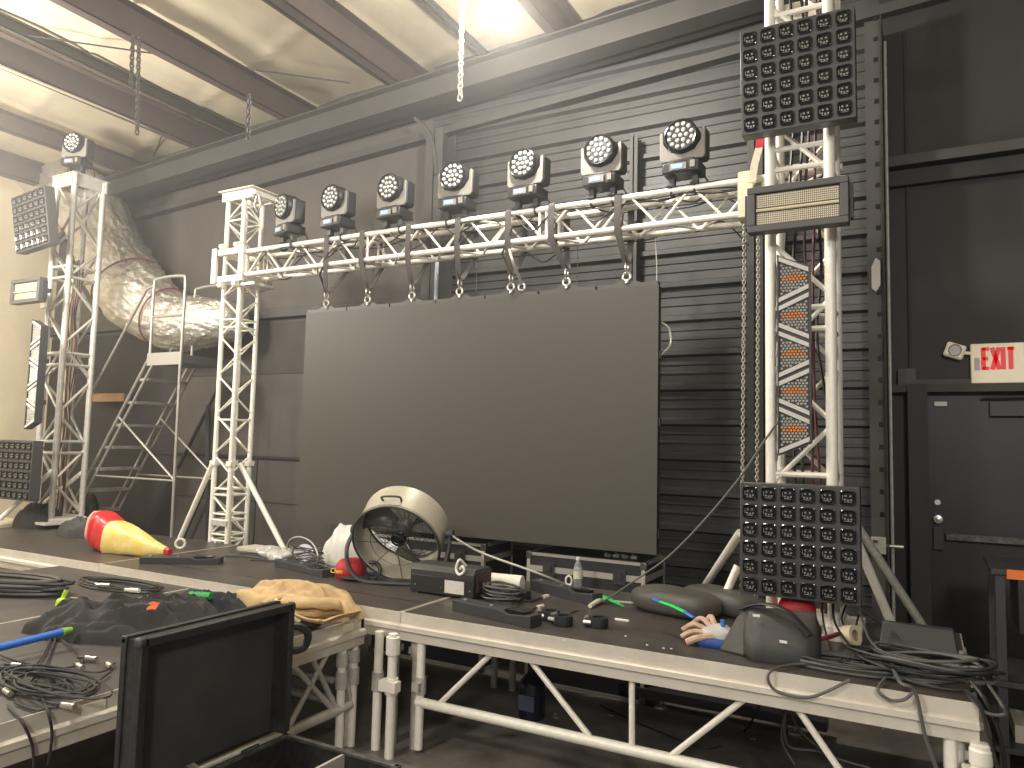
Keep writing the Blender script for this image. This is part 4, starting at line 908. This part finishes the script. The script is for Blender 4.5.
# black flat panel on edge at the right end
a=onZ(878,664,ZD); b=onZ(962,678,ZD)
PB=onY(960,640,4.25)
r=thing('flat_case','flat black panel case leaning up at the right end of the stage','case',(a.x,4.4,ZD))
mb=MB(); A=onY(878,660,4.35); B=onY(962,672,4.35); zt=onY(884,628,4.5).z
mb.add([(A.x,4.28,ZD),(B.x,4.28,ZD),(B.x,4.48,ZD),(A.x,4.48,ZD),(A.x+.02,4.38,ZD+.19),(B.x-.03,4.38,ZD+.19),(B.x-.03,4.42,ZD+.19),(A.x+.02,4.42,ZD+.19)],[(0,3,2,1),(4,5,6,7),(0,1,5,4),(1,2,6,5),(2,3,7,6),(3,0,4,7)])
mb.build('panel_body',M('satin black',(.03,.03,.031),.3),r,bevel=.006)
MB().tube((B.x,4.3,ZD+.0),(B.x,4.3,ZD+.11),.014).build('edge_post',STEEL,r)
# big coil of cable and trailing leads on the right end
random.seed(21); c=onZ(925,682,ZD)
cc=Vector((c.x-.02,c.y+.05,ZD))
for k in range(16):
    pts=[]; R1=.27+random.uniform(-.05,.05); R2=.13+random.uniform(-.03,.03); ox,oy=random.uniform(-.05,.05),random.uniform(-.03,.03)
    for t in range(16):
        a=2*PI*t/15; pts.append((cc.x+ox+R1*math.cos(a)*.97-R2*math.sin(a)*.1,cc.y+oy+R2*math.sin(a),ZD+.012+.0065*k+.012*math.sin(a*2+k)))
    cable('cable_coil','one loop of the big coil of black cable at the right stage corner',pts,.0075,RUB if k%3 else CABG,'loops of the big cable coil at right',6)
for k in range(8):
    R1=.22+random.uniform(-.05,.05); R2=.09+random.uniform(-.02,.02); c2=onZ(845,672,ZD)
    pts=[(c2.x+random.uniform(-.03,.03)+R1*math.cos(2*PI*t/11),c2.y+.03+R2*math.sin(2*PI*t/11),ZD+.01+.006*k) for t in range(12)]
    cable('cable_coil','one loop of the smaller black cable coil left of the big one',pts,.007,RUB if k%2 else CABG,'loops of the smaller cable coil at right',6)
YF=3.80
lead=lambda lab,pts,r_=.007,m=None: cable('trailing_lead',lab,pts,r_,m or CABG)
lead('cable looping over the front rim at the left of the coils',[onZ(850,667,ZD+.03),onZ(800,664,ZD+.02),onY(770,672,YF),onY(775,690,YF),onY(810,697,YF),onZ(850,680,ZD+.02)])
lead('cable hanging down past the front rim from the big coil',[onZ(890,660,ZD+.08),onZ(900,682,ZD+.05),onY(915,692,YF),onY(925,735,YF),onY(938,772,YF)],.009)
lead('short loop hanging over the front rim under the big coil',[onZ(885,678,ZD+.03),onY(878,690,YF),onY(890,700,YF),onY(905,699,YF),onY(915,690,YF)])
lead('cable bundle looping off the right stage corner, upper loop',[onZ(960,668,ZD+.08),onZ(978,668,ZD+.1),onZ(985,680,ZD+.05),onY(1000,702,YF),onY(1005,714,YF),onY(985,712,YF),onZ(965,690,ZD+.05)])
lead('cable dropping off the right stage corner, nearer one',[onZ(965,690,ZD+.06),onY(980,705,YF),onY(988,735,YF),onY(1000,775,YF)],.009,RUB)
lead('cable dropping off the right stage corner, farther one',[onZ(970,680,ZD+.06),onY(985,700,YF+.1),onY(1000,735,YF+.1),onY(1006,775,YF+.1)],.009,RUB)
lead('cable rising from the coils to the lower blinder, leftmost',[onY(822,600,4.7),onY(824,625,4.65),onZ(834,660,ZD+.01)],.006,RUB)
lead('cable from the lower blinder sweeping to the big coil',[onY(833,600,4.7),onY(836,625,4.6),onZ(860,655,ZD+.03),onZ(900,668,ZD+.1)],.007,RUB)
lead('cable looping behind the cream tape roll',[onY(848,600,4.7),onY(842,620,4.7),onY(852,634,4.6),onY(860,610,4.7)],.006,RUB)
lead('cable from the blinder over the flat case',[onY(860,610,4.65),onY(885,626,4.6),onZ(900,640,ZD+.19)],.007,RUB)
lead('cable sweeping to the flat case edge',[onY(858,604,4.65),onY(870,640,4.5),onZ(895,660,ZD+.05)],.007,CABG)
# swooping cable from tower to stage
lead('long grey cable swooping from the right tower down to the clamps',[onY(783,415,4.7),onY(765,440,4.7),onY(738,480,4.72),onY(700,525,4.7),onY(668,557,4.7),onY(640,577,4.7),onZ(600,603,ZD+.01),onZ(570,612,ZD+.01)],.007)
# things on the front left decks
random.seed(4)
CL1=M('dark grey cloth',(.045,.043,.040),.85,0,.2,16,.3)
def px(x,y,z=0): return onZ(x,y,ZF+z)
r=thing('work_jacket','dark grey jacket heaped on the front stage deck behind the case lid','jacket',tuple(px(120,628)))
heap('jacket_body',px(125,634),(.52,.19),.17,.55,CL1,9,3,3.2,parent=r,ridge=1.3)
heap('jacket_sleeve',px(100,626),(.30,.09),.17,.7,CL1,11,6,3,parent=r)
heap('jacket_sleeve',px(172,621),(.34,.11),.15,.35,CL1,11,9,3,parent=r)
heap('jacket_hem',px(95,641),(.28,.07),.11,.35,CL1,11,12,3,parent=r)
tag(heap('orange_rag',px(153,617,.07),(.085,.05),.075,.2,ORG,22,7,1,n=40,m=14),'small orange rag on top of the dark jacket','cloth')
tag(heap('lime_strap',px(170,617,.075),(.035,.022),.035,.1,LIME,22,8,1,n=24,m=8),'small lime green strap end beside the orange rag','strap')
# blue pole with lime tip
A=onZ(-30,655,ZF+.06); B=onZ(62,632,ZF+.08); r=thing('pole','bright blue pole pointing from the left margin over the deck','pole',tuple(A))
MB().tube(A,B,.0185,16).build('shaft',BLUE,r); MB().tube(B,B+(B-A).normalized()*.05,.021,14,r2=.014).build('tip',M('lime tip',(.25,.5,.08),.5),r,label='green tip'); 
# sweater with green
r=thing('folded_harness','dark folded harness with a green buckle left of the tool belt','harness',tuple(px(215,603)))
heap('webbing_roll',px(212,612),(.30,.12),.13,.3,M('slate cloth',(.035,.04,.047),.85,0,.2,16,.3),12,3,2.5,parent=r)
MB().path([px(190,595,.12),px(211,596,.12)],.035,12,rf=lambda t,u,k,i:.032,flat=.7).build('green_buckle',GRN,r,label='green plastic piece')
MB().tube(px(188,611,.03),px(220,614,.03),.010).build('steel_rod',STEEL,r)
# tool belt
TAN=M('tan suede leather',(.60,.42,.21),.8,0,.22,9,.2); 
r=thing('tool_belt','tan suede tool belt bunched on the front deck beside the case lid','tool belt',tuple(px(290,615)))
def pouch(a,b,hh,dd,nm,sd_,mat=TAN):
    a,b=Vector(a),Vector(b); c=(a+b)/2; L=(b-a).length; rz=math.atan2(b.y-a.y,b.x-a.x)
    mb=MB().ellip((0,0,0),(L/2,dd,hh/2),36,18,.6,.035,7,sd_); R_=Matrix.Rotation(rz,3,'Z'); mb.v=[R_@v+c+Vector((0,0,hh/2)) for v in mb.v]
    return mb.build(nm,mat,r,smooth=60)
heap('pouch',px(300,614),(.42,.17),.21,.25,TAN,8,21,2.2,parent=r,ridge=.6,out=.10)
SHD=M('tan suede leather shade seam',(.34,.22,.10),.8)
pouch(px(238,611),px(283,622),.15,.05,'pouch',1); pouch(px(292,618),px(338,617),.13,.05,'pouch',2)
MB().path(crom([px(285,602,.15),px(310,603,.17),px(338,604,.16)],6),.040,12,rf=lambda t,u,k,i:.040*(1+.3*noise.noise(Vector((t*6,u*5,2)))),flat=.8).build('rolled_edge',TAN,r,smooth=60)
MB().path(crom([px(290,612,.10),px(315,612,.11),px(341,610,.10)],6),.038,12,rf=lambda t,u,k,i:.038*(1+.3*noise.noise(Vector((t*6,u*5,5)))),flat=.8).build('rolled_edge',TAN,r,smooth=60)
MB().path(crom([px(276,600,.17),px(281,608,.15),px(290,616,.11),px(300,621,.08)],6),.012,8).build('draw_cord',M('pale cord',(.70,.55,.34),.7),r)
MB().path(crom([px(262,604,.15),px(285,596,.17),px(310,600,.17),px(336,602,.16),px(338,610,.12)],8),.030,10,flat=.45).build('belt',TAN,r,smooth=60)
MB().path(crom([px(282,605,.16),px(290,612,.12),px(308,620,.10),px(322,622,.10)],8),.028,10,flat=.3).build('strap',TAN,r,smooth=60)
MB().path(crom([px(310,618,.05),px(322,622,.09),px(335,618,.09),px(352,614,.05),px(356,613,.03)],8),.035,10,flat=.3).build('end_strap',TAN,r,smooth=60)
MB().ellip(tuple(px(305,622,.03)),(.12,.05,.03),20,10,.9,.02,8,1).build('dark_pouch',M('dark brown leather',(.05,.035,.03),.8),r)  # flattened dark brown pouch low at the front of the belt
# cable coil top left
random.seed(31)
for k in range(11):
    c=px(26,597); R1=.55+random.uniform(-.1,.06); R2=.15+random.uniform(-.03,.03)
    pts=[(c.x-.35+R1*math.cos(2*PI*t/15),c.y-.0+R2*math.sin(2*PI*t/15)+.25*R1*math.cos(2*PI*t/15),ZF+.012+.009*k) for t in range(16)]
    cable('cable_coil','one loop of the thick grey cable coil at the left margin',pts,.0115,CABG if k%3 else RUB,'loops of the thick coil at the left margin',6)
for k in range(6):
    c=px(120,588); R1=.38+random.uniform(-.07,.06); R2=.11+random.uniform(-.03,.03)
    pts=[(c.x+random.uniform(-.03,.03)+R1*math.cos(2*PI*t/13),c.y+R2*math.sin(2*PI*t/13)+.1*R1*math.cos(2*PI*t/13),ZF+.01+.006*k) for t in range(14)]
    cable('cable_coil','one loop of the thin black cable coil right of the thick coil',pts,.007,RUB,'loops of the thin coil on the front deck',6)
for (x,y,m_,lab) in ((101,585,STEEL,'pale connector lying on the thin black cable coil'),(130,590,M('cream grip'),'cream connector at the middle of the thin black coil')):
    c=px(x,y,.04); tag(MB().tube(c,c+Vector((.07,.02,0)),.016,12).tube(c-Vector((.04,.01,0)),c,.011,10).build('connector',m_),lab,'connector')
c=px(61,602,.03); r=thing('lime_tie','lime green cable tie knotted at the end of the thick coil','cable tie',tuple(c)); MB().ellip(c,(.05,.03,.03),16,10,.9,.02,20,2).build('knot',LIME,r); MB().path([c,c+Vector((.0,.03,.07))],.016,8,flat=.5).build('tail',LIME,r)
c=px(72,600,.03); tag(MB().tube(c,c+Vector((.1,.03,0)),.022,12).build('plug',RUB),'black plug right of the lime cable tie','plug')
# lower-left cable tangle with connectors
random.seed(12)
for k in range(12):
    c=px(28,688); ph=random.uniform(0,6.3); R1=random.uniform(.12,.34); R2=random.uniform(.05,.15)
    pts=[(c.x+random.uniform(-.03,.03)+R1*math.cos(t*.95+ph)+.03*k-.12,c.y+random.uniform(-.02,.02)+R2*math.sin(t*.95+ph)+.02,ZF+.012+.004*k) for t in range(8)]
    cable('mic_cable','thin black connector cable tangled at the lower left of the deck',pts,.0045,RUB,'tangled thin cables at lower left')
for k,(pp) in enumerate(([(52,636),(40,660),(20,675),(2,690)],[(56,638),(45,665),(28,684)],[(62,640),(80,655),(78,665),(40,672)],[(0,655),(20,662),(60,668),(100,672),(115,663)],[(35,692),(70,694),(88,688),(110,672)])):
    cable('mic_cable',['cable running left from the blue pole tip to the tangle','second cable from the blue pole tip to the tangle','cable curling right of the blue pole tip','long thin cable crossing toward the case lid','cable curving at the lower edge of the tangle'][k],[px(*q,.015) for q in pp],.0048,RUB)
for k,(x,y,dx,lab) in enumerate(((12,665,.05,'silver connector at the left margin of the tangle'),(78,665,.06,'silver connector in the right part of the tangle, nearer the case'),(86,658,.06,'silver connector in the right part of the tangle, farther back'),(5,690,.07,'silver connector lowest at the left margin'),(12,684,.07,'silver connector above the lowest one at the left margin'),(25,684,.06,'silver connector in the middle of the tangle'),(62,705,.06,'silver connector near the deck edge under the tangle'),(108,664,.05,'silver connector touching the case lid'))):
    c=px(x,y,.018); d=Vector((dx,.015*(-1)**k,0)); r=thing('connector',lab,'connector',tuple(c))
    MB().tube(c,c+d,.0125,12).build('shell',M('brushed nickel',(.55,.52,.46),.3,.8),r); MB().tube(c-d*.7,c,.009,10,r2=.011).build('boot',RUB,r)
cable('mic_cable','cable leading to the connector near the deck edge',[px(15,703,.01),px(35,710,.01),px(50,708,.01),px(62,705,.015)],.005,RUB)
def edgecable(lab,pp,x=-3.035):
    cable('hanging_cable',lab,[px(*pp[0],.01)]+[onX(a,b,x) for a,b in pp[1:]],.006,RUB)
edgecable('cable hanging over the left deck edge, left one',[(8,705),(22,722),(32,745),(34,775)])
edgecable('cable hanging over the left deck edge, right one',[(40,694),(48,712),(52,735),(48,765)])
q=onX(93,707,-3.066)
MB().cbox((-3.058,q.y,q.z),(.004,.1,.045)).build('sticker',M('cream sticker'),D4,label='small cream sticker')
# ================================================================== FLIGHT CASE (foreground)
hx,hy0,hy1,hz=-2.432,1.775,2.50,CZ-1.28
INT=M('worn black lining',(.055,.052,.05),.6,0,.35,4,.05); EXT=M('scuffed black case',(.03,.029,.028),.4,0,.6,28,.1)
r=thing('flight_case','open black flight case in the foreground, lid upright, two-bay tray inside','flight case',(hx+.3,(hy0+hy1)/2,0))
ld=.105; lh=.545
mb=MB().box((hx-ld,hy0,hz),(hx-ld+.014,hy1,hz+lh)); lid=mb.build('lid',INT,r,bevel=.002)
MB().box((hx-ld,hy0,hz+lh-.014),(hx,hy1,hz+lh)).build('lid_top_wall',EXT,lid); MB().box((hx-ld,hy0,hz),(hx,hy0+.014,hz+lh-.014)).build('lid_end_wall',EXT,lid); MB().box((hx-ld,hy1-.014,hz),(hx,hy1,hz+lh-.014)).build('lid_end_wall',EXT,lid)
mb=MB()
mb.box((hx-.028,hy0-.008,hz+.01),(hx+.006,hy0+.022,hz+lh+.008)).box((hx-.028,hy1-.022,hz+.01),(hx+.006,hy1+.008,hz+lh+.008)).box((hx-.028,hy0-.008,hz+lh-.022),(hx+.006,hy1+.008,hz+lh+.008)).box((hx-ld-.006,hy0-.008,hz+lh-.018),(hx-ld+.024,hy1+.008,hz+lh+.008)).box((hx-ld-.006,hy0-.008,hz),(hx-ld+.02,hy0+.016,hz+lh))
mb.build('lid_edging',EXT,lid,bevel=.003)
for y in (hy0,hy1): MB().ellip((hx-.012,y,hz+lh-.006),(.020,.018,.020),16,10,.7).build('ball_corner',BLKM,lid)
for y in (hy0+.2,hy1-.2): MB().tube((hx-.002,y-.04,hz),(hx-.002,y+.04,hz),.012,10).build('hinge',BLKM,r)
bx1=hx+.61
MB().box((hx,hy0,.03),(hx+.014,hy1,hz)).box((bx1-.014,hy0,.03),(bx1,hy1,hz)).box((hx+.014,hy1-.014,.03),(bx1-.014,hy1,hz)).box((hx+.014,hy0,.03),(bx1-.014,hy0+.014,hz)).box((hx,hy0,0.0),(bx1,hy1,.03)).build('body',EXT,r)
MB().box((hx+.014,hy0+.014,hz-.20),(bx1-.014,hy1-.014,hz-.185)).build('tray_floor',M('grey tray lining',(.075,.07,.066),.7,0,.3,8),r)
mx=hx+.33
MB().box((mx-.006,hy0+.014,hz-.185),(mx+.006,hy1-.014,hz-.01)).build('divider',M('divider edge',(.6,.57,.5),.5,.3),r)
MB().box((hx-.004,hy0,hz-.012),(hx+.02,hy1,hz+.002)).box((bx1-.02,hy0,hz-.012),(bx1+.004,hy1,hz+.002)).box((hx,hy1-.02,hz-.012),(bx1,hy1+.004,hz+.002)).build('rim_edging',M('worn case edging',(.16,.155,.145),.4,.5,.6,30),r,bevel=.002)
for (x,y) in ((hx+.16,hy1-.14),(hx+.44,hy1-.2)):
    MB().lathe([(.0,0),(.05,0),(.05,.015),(.0,.015)],(x,y,hz-.185),20).build('tray_block',M('divider edge'),r)
h1=onX(284,640,hx); 
MB().path(crom([(hx-.06,hy1+.0,hz+.44),(hx-.02,hy1+.06,hz+.44),(hx+.0,hy1+.10,hz+.40),(hx-.02,hy1+.10,hz+.34),(hx-.04,hy1+.04,hz+.335),(hx-.06,hy1,hz+.35)],6),.018,10).build('lifting_handle',RUB,lid)
# ================================================================== UNDER THE STAGE
c=onZ(525,722,0)
r=thing('jug','dark plastic jug standing on the floor beneath the right stage deck','jug',(c.x,c.y+.1,0))
MB().lathe([(0,0),(.085,0),(.09,.01),(.09,.2),(.08,.25),(.035,.30),(.028,.34),(0,.34)],(0,0,0),24).build('jug_body',M('dark jug',(.012,.012,.025),.25),r,False)
MB().lathe([(0,.34),(.03,.34),(.03,.37),(0,.37)],(0,0,0),16).build('jug_cap',BLKG,r,False); MB().box((-.06,-.094,.07),(.06,-.086,.17)).build('jug_label',M('slate label',(.10,.11,.17),.5),r,False,label='dull blue label')
a=onZ(622,702,0); b=onZ(800,690,0)
r=thing('floor_beam','black steel base beam on the floor under the stage','beam',((a.x+b.x)/2,a.y,0))
MB().box((a.x,a.y,.06),(b.x+.3,a.y+.10,.12)).build('beam_body',BLKM,r); MB().box((a.x-.02,a.y-.02,.05),(a.x+.03,a.y+.12,.13)).build('end_cap',BLKG,r)
for x in (a.x+.05,a.x+.28,b.x+.1): MB().lathe([(0,0),(.05,0),(.045,.012),(.012,.02),(.012,.06),(0,.06)],(x,a.y+.05,0),18).build('levelling_foot',ALUD,r)
cable('floor_cable','thin black cable curving over the floor under the stage',[onZ(600,705,.008),onZ(650,728,.008),onZ(710,748,.008),onZ(745,730,.01),onY(762,700,4.4)],.007,RUB)
for k,pp in enumerate(([(786,710),(782,740),(795,765)],[(790,708),(800,730),(830,755),(870,768)],[(785,710),(788,745),(820,752),(845,768)])):
    cable('floor_cable',['cable dropping to the floor under the right deck, leftmost','cable dropping to the floor under the right deck, sweeping right','cable dropping to the floor under the right deck, middle one'][k],[onY(pp[0][0],pp[0][1],3.95)]+[onY(a,b,4.0) for a,b in pp[1:]],.007,RUB)
random.seed(44)
for k in range(26):
    x,y=random.uniform(535,960),random.uniform(672,740); c=onZ(x,y,0)
    if c.y>8 or c.y<3.9: continue
    s=random.uniform(.006,.02); tag(MB().cbox((c.x,c.y,.002),(s*2,s,.004)).build('paper_scrap',M('dusty scrap',(.42,.38,.3),.8)),'small pale scrap of litter on the floor under the stage','scrap','litter on the floor under the stage')
# ================================================================== CART AT RIGHT
yk=4.9
K=lambda x,y: onY(x,y,yk)
k0=K(995,574); zt=k0.z; zb=.12
kx0=k0.x; kx1=kx0+.6
r=thing('equipment_cart','black steel equipment cart at the right margin with an orange sticker','cart',(kx0+.3,yk+.25,0))
for x in (kx0,kx1-.04):
    for y in (yk,yk+.5): MB().box((x,y,zb),(x+.045,y+.045,zt)).build('post',BLKM,r); MB().tube((x+.02,y-.005+.02,.06),(x+.02,y+.05,.06),.06,16).build('caster',RUB,r)
for z in (zt,.82-.18,.30,zb): MB().box((kx0-.02,yk-.02,z),(kx1+.02,yk+.57,z+.03)).build('shelf',BLKM,r,bevel=.003)
MB().box((kx0+.1,yk-.03,zt-.3),(kx1,yk+.4,zt-.02)).build('drawer_unit',BLK,r,bevel=.004)
q=K(1015,573); MB().box((q.x-.04,yk-.036,q.z-.03),(q.x+.1,yk-.03,q.z+.02)).build('orange_sticker',M('orange sticker',(.85,.2,.03),.6),r,label='orange sticker')
c=K(1005,720); MB().box((kx0+.08,yk+.1,.33),(kx0+.5,yk+.4,.42)).build('pale_box',M('pale plywood'),r,label='pale box on the lower shelf')
# ================================================================== EXIT SIGN
ye=WY-.11; E0=onY(971,348,ye); E1=onY(1024,380,ye); cx=onY(997.5,363,ye).x; cz_=onY(997.5,363,ye).z; w_=.0 
x0=onY(971,363,ye).x; x1=onY(1025,363,ye).x; hh=.145
r=thing('exit_sign','cream illuminated sign reading EXIT in red above the black door','exit sign',(cx,ye,cz_))
MB().box((x0,ye,cz_-hh),(x1,ye+.08,cz_+hh)).build('sign_body',M('cream sign plastic',(.80,.72,.52),.4,0,emit=((1,.85,.6),.12)),r,bevel=.006)
sw=x1-x0; sh=2*hh; LM=M('exit red',(.72,.008,.010),.4,0,emit=((1,.01,.01),.18))
zt_=cz_+hh-sh*.11; zb_=cz_+hh-sh*.66; lt=.030
def stroke(mb,p,q,w=lt):
    p,q=Vector((p[0],0,p[1])),Vector((q[0],0,q[1])); d=(q-p).normalized(); n=Vector((-d.z,0,d.x))*w/2
    vs=[p+n,p-n,q-n,q+n]; vs=[Vector((v.x,ye-.005,v.z)) for v in vs]+[Vector((v.x,ye+.001,v.z)) for v in vs]
    mb.add(vs,[(0,1,2,3),(7,6,5,4),(0,4,5,1),(1,5,6,2),(2,6,7,3),(3,7,4,0)])
def fx(a): return x0+sw*a
for ch,st in (('E',[((.235,0),(.235,1)),((.215,.06),(.345,.06)),((.215,.5),(.325,.5)),((.215,.94),(.345,.94))]),('X',[((.40,0),(.53,1)),((.53,0),(.40,1))]),('I',[((.605,0),(.605,1))]),('T',[((.745,0),(.745,1)),((.68,.94),(.81,.94))])):
    mb=MB()
    for a,b in st: stroke(mb,(fx(a[0]),zb_+(zt_-zb_)*a[1]),(fx(b[0]),zb_+(zt_-zb_)*b[1]),lt if a[1]!=b[1] else .025)
    mb.build('letter',LM,r,smooth=0,label='red letter '+ch)
MB().box((x0+.02,ye-.004,cz_-.05),(x0+.055,ye,cz_+.04)).build('arrow_tab',M('grey tab',(.5,.47,.45),.5),r)
MB().path([(x0-.0,ye+.03,cz_+.08),(x0-.05,ye+.03,cz_+.085)],.012).build('arm',M('cream sign plastic'),r)
for xx in (x0-.10,x1+.10):
    R_=Matrix.Translation((xx,ye+.02,cz_+.10))@Matrix.Rotation(.35,4,'Y')
    hd=MB().cbox((0,0,0),(.13,.08,.105),mat=R_).build('lamp_head',M('cream sign plastic'),r,bevel=.015,label='square emergency lamp head')
    MB().lathe([(.0,0),(.036,.0),(.042,.008),(.044,.012)],R_@Vector((0,-.041,0)),20,axis=(0,-1,0),cap=False).build('reflector',M('dull reflector',(.42,.40,.37),.45,.2),hd)
# bracket plate and outlet on column
q=onY(876,275,6.18); tag(MB().prism([(q.x-.03,q.z-.10),(q.x,q.z-.13),(q.x+.03,q.z-.08),(q.x+.03,q.z+.10),(q.x,q.z+.13),(q.x-.03,q.z+.06)],6.165,6.18,mat=Matrix(((1,0,0,0),(0,0,1,0),(0,1,0,0),(0,0,0,1)))).build('cleat_plate',M('pale plate',(.55,.52,.47),.5)),'pale pointed cleat plate screwed to the steel column by the door','plate')
q=onY(879,545,6.17); r=thing('outlet_box','grey metal outlet box on the column left of the door','outlet',(q.x,6.15,q.z)); MB().cbox((q.x,6.15,q.z),(.10,.07,.12)).build('box_body',M('grey box steel',(.42,.40,.36),.45,.3),r,bevel=.004)
for dz in (.03,-.03): MB().cbox((q.x-.02,6.112,q.z+dz),(.03,.006,.02)).build('socket',BLKM,r)
MB().tube((q.x+.05,6.15,q.z),(q.x+.16,6.15,q.z),.014,10).build('nipple',STEEL,r)
# ================================================================== ROLLING LADDER
YN,YR=5.45,6.0
LADM=M('ladder grey steel',(.48,.46,.42),.4,.5,.15,10)
T=onY(150,356,YN); Bt=onY(85,482,YN); dv=(Bt-T)
tf=(T.z)/(T.z-Bt.z); F0=T+dv*tf; F0.z=0
pxr=onY(212,357,YR).x; px1=max(T.x+.55,onY(176,350,YN).x)
r=thing('rolling_ladder','grey steel rolling warehouse ladder with platform behind the far left tower','ladder',((T.x+px1)/2,(YN+YR)/2,0))
for y in (YN,YR):
    MB().tube((T.x,y,T.z),(F0.x,y,.02),.016,10).tube((T.x+.13,y,T.z),(F0.x+.13,y,.02),.016,10).build('stringer',LADM,r)
    MB().tube((px1-.03,y,T.z),(px1-.0,y,.05),.016,10).build('rear_post',LADM,r)
    MB().tube((px1-.03,y,T.z*.5),(F0.x+(T.x-F0.x)*.5+.1,y,T.z*.5),.012,8).tube((px1-.05,y,.25),(F0.x+.2,y,.25),.014,8).tube((px1,y,T.z*.5),(F0.x+(T.x-F0.x)*.75,y,T.z*.75),.012,8).build('side_brace',LADM,r)
    zt=onY(165,278,YN).z
    MB().path(crom([(T.x,y,T.z),(T.x,y,T.z+.3),(T.x,y,zt-.08),(T.x+.07,y,zt),(px1-.09,y,zt),(px1-.02,y,zt-.08),(px1-.02,y,T.z+.3),(px1-.02,y,T.z)],6),.016,10).tube((T.x,y,(T.z+zt)/2),(px1-.02,y,(T.z+zt)/2),.013,8).build('platform_rail',LADM,r)
    H0,H1=(onY(147,289,YN),onY(92,392,YN)) if y==YN else (onY(201,297,YR),onY(170,352,YR))
    MB().path([(T.x,y,H0.z+.03),(H0.x,y,H0.z),tuple(H1)],.015,10).build('handrail',LADM,r)
    MB().tube((px1,y,.06),(px1+.01,y+.03,.06),.06,14).build('caster',RUB,r)
MB().box((T.x-.02,YN,T.z-.09),(px1,YR,T.z)).build('platform',M('ladder platform',(.16,.165,.17),.5,.3),r,bevel=.004)
MB().box((T.x-.03,YN-.015,T.z-.11),(px1,YN,T.z+.03)).build('platform_skirt',M('platform skirt',(.38,.36,.33),.5,.3),r)
for k in range(1,11):
    q=T+(F0-T)*(k/10.6)
    MB().box((q.x-.05,YN+.01,q.z-.02),(q.x+.16,YR-.01,q.z+.012)).build('step',LADM,r,bevel=.003)
MB().box((px1-.1,YR-.03,.3),(px1-.07,YR,.35)).build('latch',STEEL,r)
# ================================================================== INSULATED DUCT
FOIL=M('crumpled foil',(.80,.77,.70),.30,.8,.12,38,.9)
yd=6.08
cp=[(-30,150),(30,168),(74,190),(98,225),(116,264),(138,298),(172,320),(208,322),(234,322),(240,322)]
rd=[.36,.38,.40,.43,.44,.43,.35,.30,.22,.03]
pts=crom([onY(a,b,yd) for i,(a,b) in enumerate(cp)],34)
def rf(t,u,k,i):
    s=t*(len(rd)-1); j=min(int(s),len(rd)-2); base=rd[j]+(rd[j+1]-rd[j])*(s-j)
    pnt=Vector((t*16,math.cos(2*PI*u)*2.2,math.sin(2*PI*u)*2.2))
    return base*(1+.13*noise.noise(pnt*.5)+.09*abs(noise.noise(pnt*1.2))-.03+.045*noise.noise(pnt*3.2)+.03*noise.noise(pnt*7)+.015*noise.noise(pnt*15))
r=thing('insulated_duct','large silver foil wrapped air duct bending down behind the far left tower','duct',tuple(onY(110,230,yd)))
MB().path(pts,.4,130,rf=rf).build('foil_wrap',FOIL,r,smooth=50)
for a,b in ((158,104),(200,132)):
    k=a; c0=pts[min(a,len(pts)-1)]; t=a/(len(pts)-1)
    d=(pts[min(a+1,len(pts)-1)]-pts[a-1]).normalized()
    s=t*(len(rd)-1); j=min(int(s),len(rd)-2); base=(rd[j]+(rd[j+1]-rd[j])*(s-j))*1.06
    MB().torus(c0,base,.012,d,48,6).build('strap_band',M('maroon strap',(.22,.06,.06),.6),r)

# ================================================================== HAZE ADDED AS A LIGHT VEIL
hz_=bpy.data.materials.new('veil haze'); hz_.use_nodes=True; nt=hz_.node_tree; nt.nodes.clear()
vo=nt.nodes.new('ShaderNodeVolumePrincipled'); vo.inputs['Anisotropy'].default_value=.35; vo.inputs['Color'].default_value=(.95,.93,.9,1)  # volume added for the glow and lifted blacks, densest at upper left
ge=nt.nodes.new('ShaderNodeNewGeometry'); sp=nt.nodes.new('ShaderNodeSeparateXYZ'); nt.links.new(ge.outputs['Position'],sp.inputs[0])
a=nt.nodes.new('ShaderNodeMapRange'); a.inputs['From Min'].default_value=.8; a.inputs['From Max'].default_value=4.6; a.inputs['To Min'].default_value=.002; a.inputs['To Max'].default_value=.026; nt.links.new(sp.outputs['Z'],a.inputs['Value'])
b=nt.nodes.new('ShaderNodeMapRange'); b.inputs['From Min'].default_value=-3.2; b.inputs['From Max'].default_value=-.3; b.inputs['To Min'].default_value=1; b.inputs['To Max'].default_value=.15; nt.links.new(sp.outputs['X'],b.inputs['Value'])
mu=nt.nodes.new('ShaderNodeMath'); mu.operation='MULTIPLY'; nt.links.new(a.outputs[0],mu.inputs[0]); nt.links.new(b.outputs[0],mu.inputs[1]); nt.links.new(mu.outputs[0],vo.inputs['Density'])
oo=nt.nodes.new('ShaderNodeOutputMaterial'); nt.links.new(vo.outputs[0],oo.inputs['Volume'])
hb=MB().box((WX+.05,-2.9,.05),(4.9,WY-.4,5.2)).build('veil_haze',hz_,smooth=0); tag(hb,'thin pale haze added in the air over the stage as a veil of light','haze',None,'stuff')
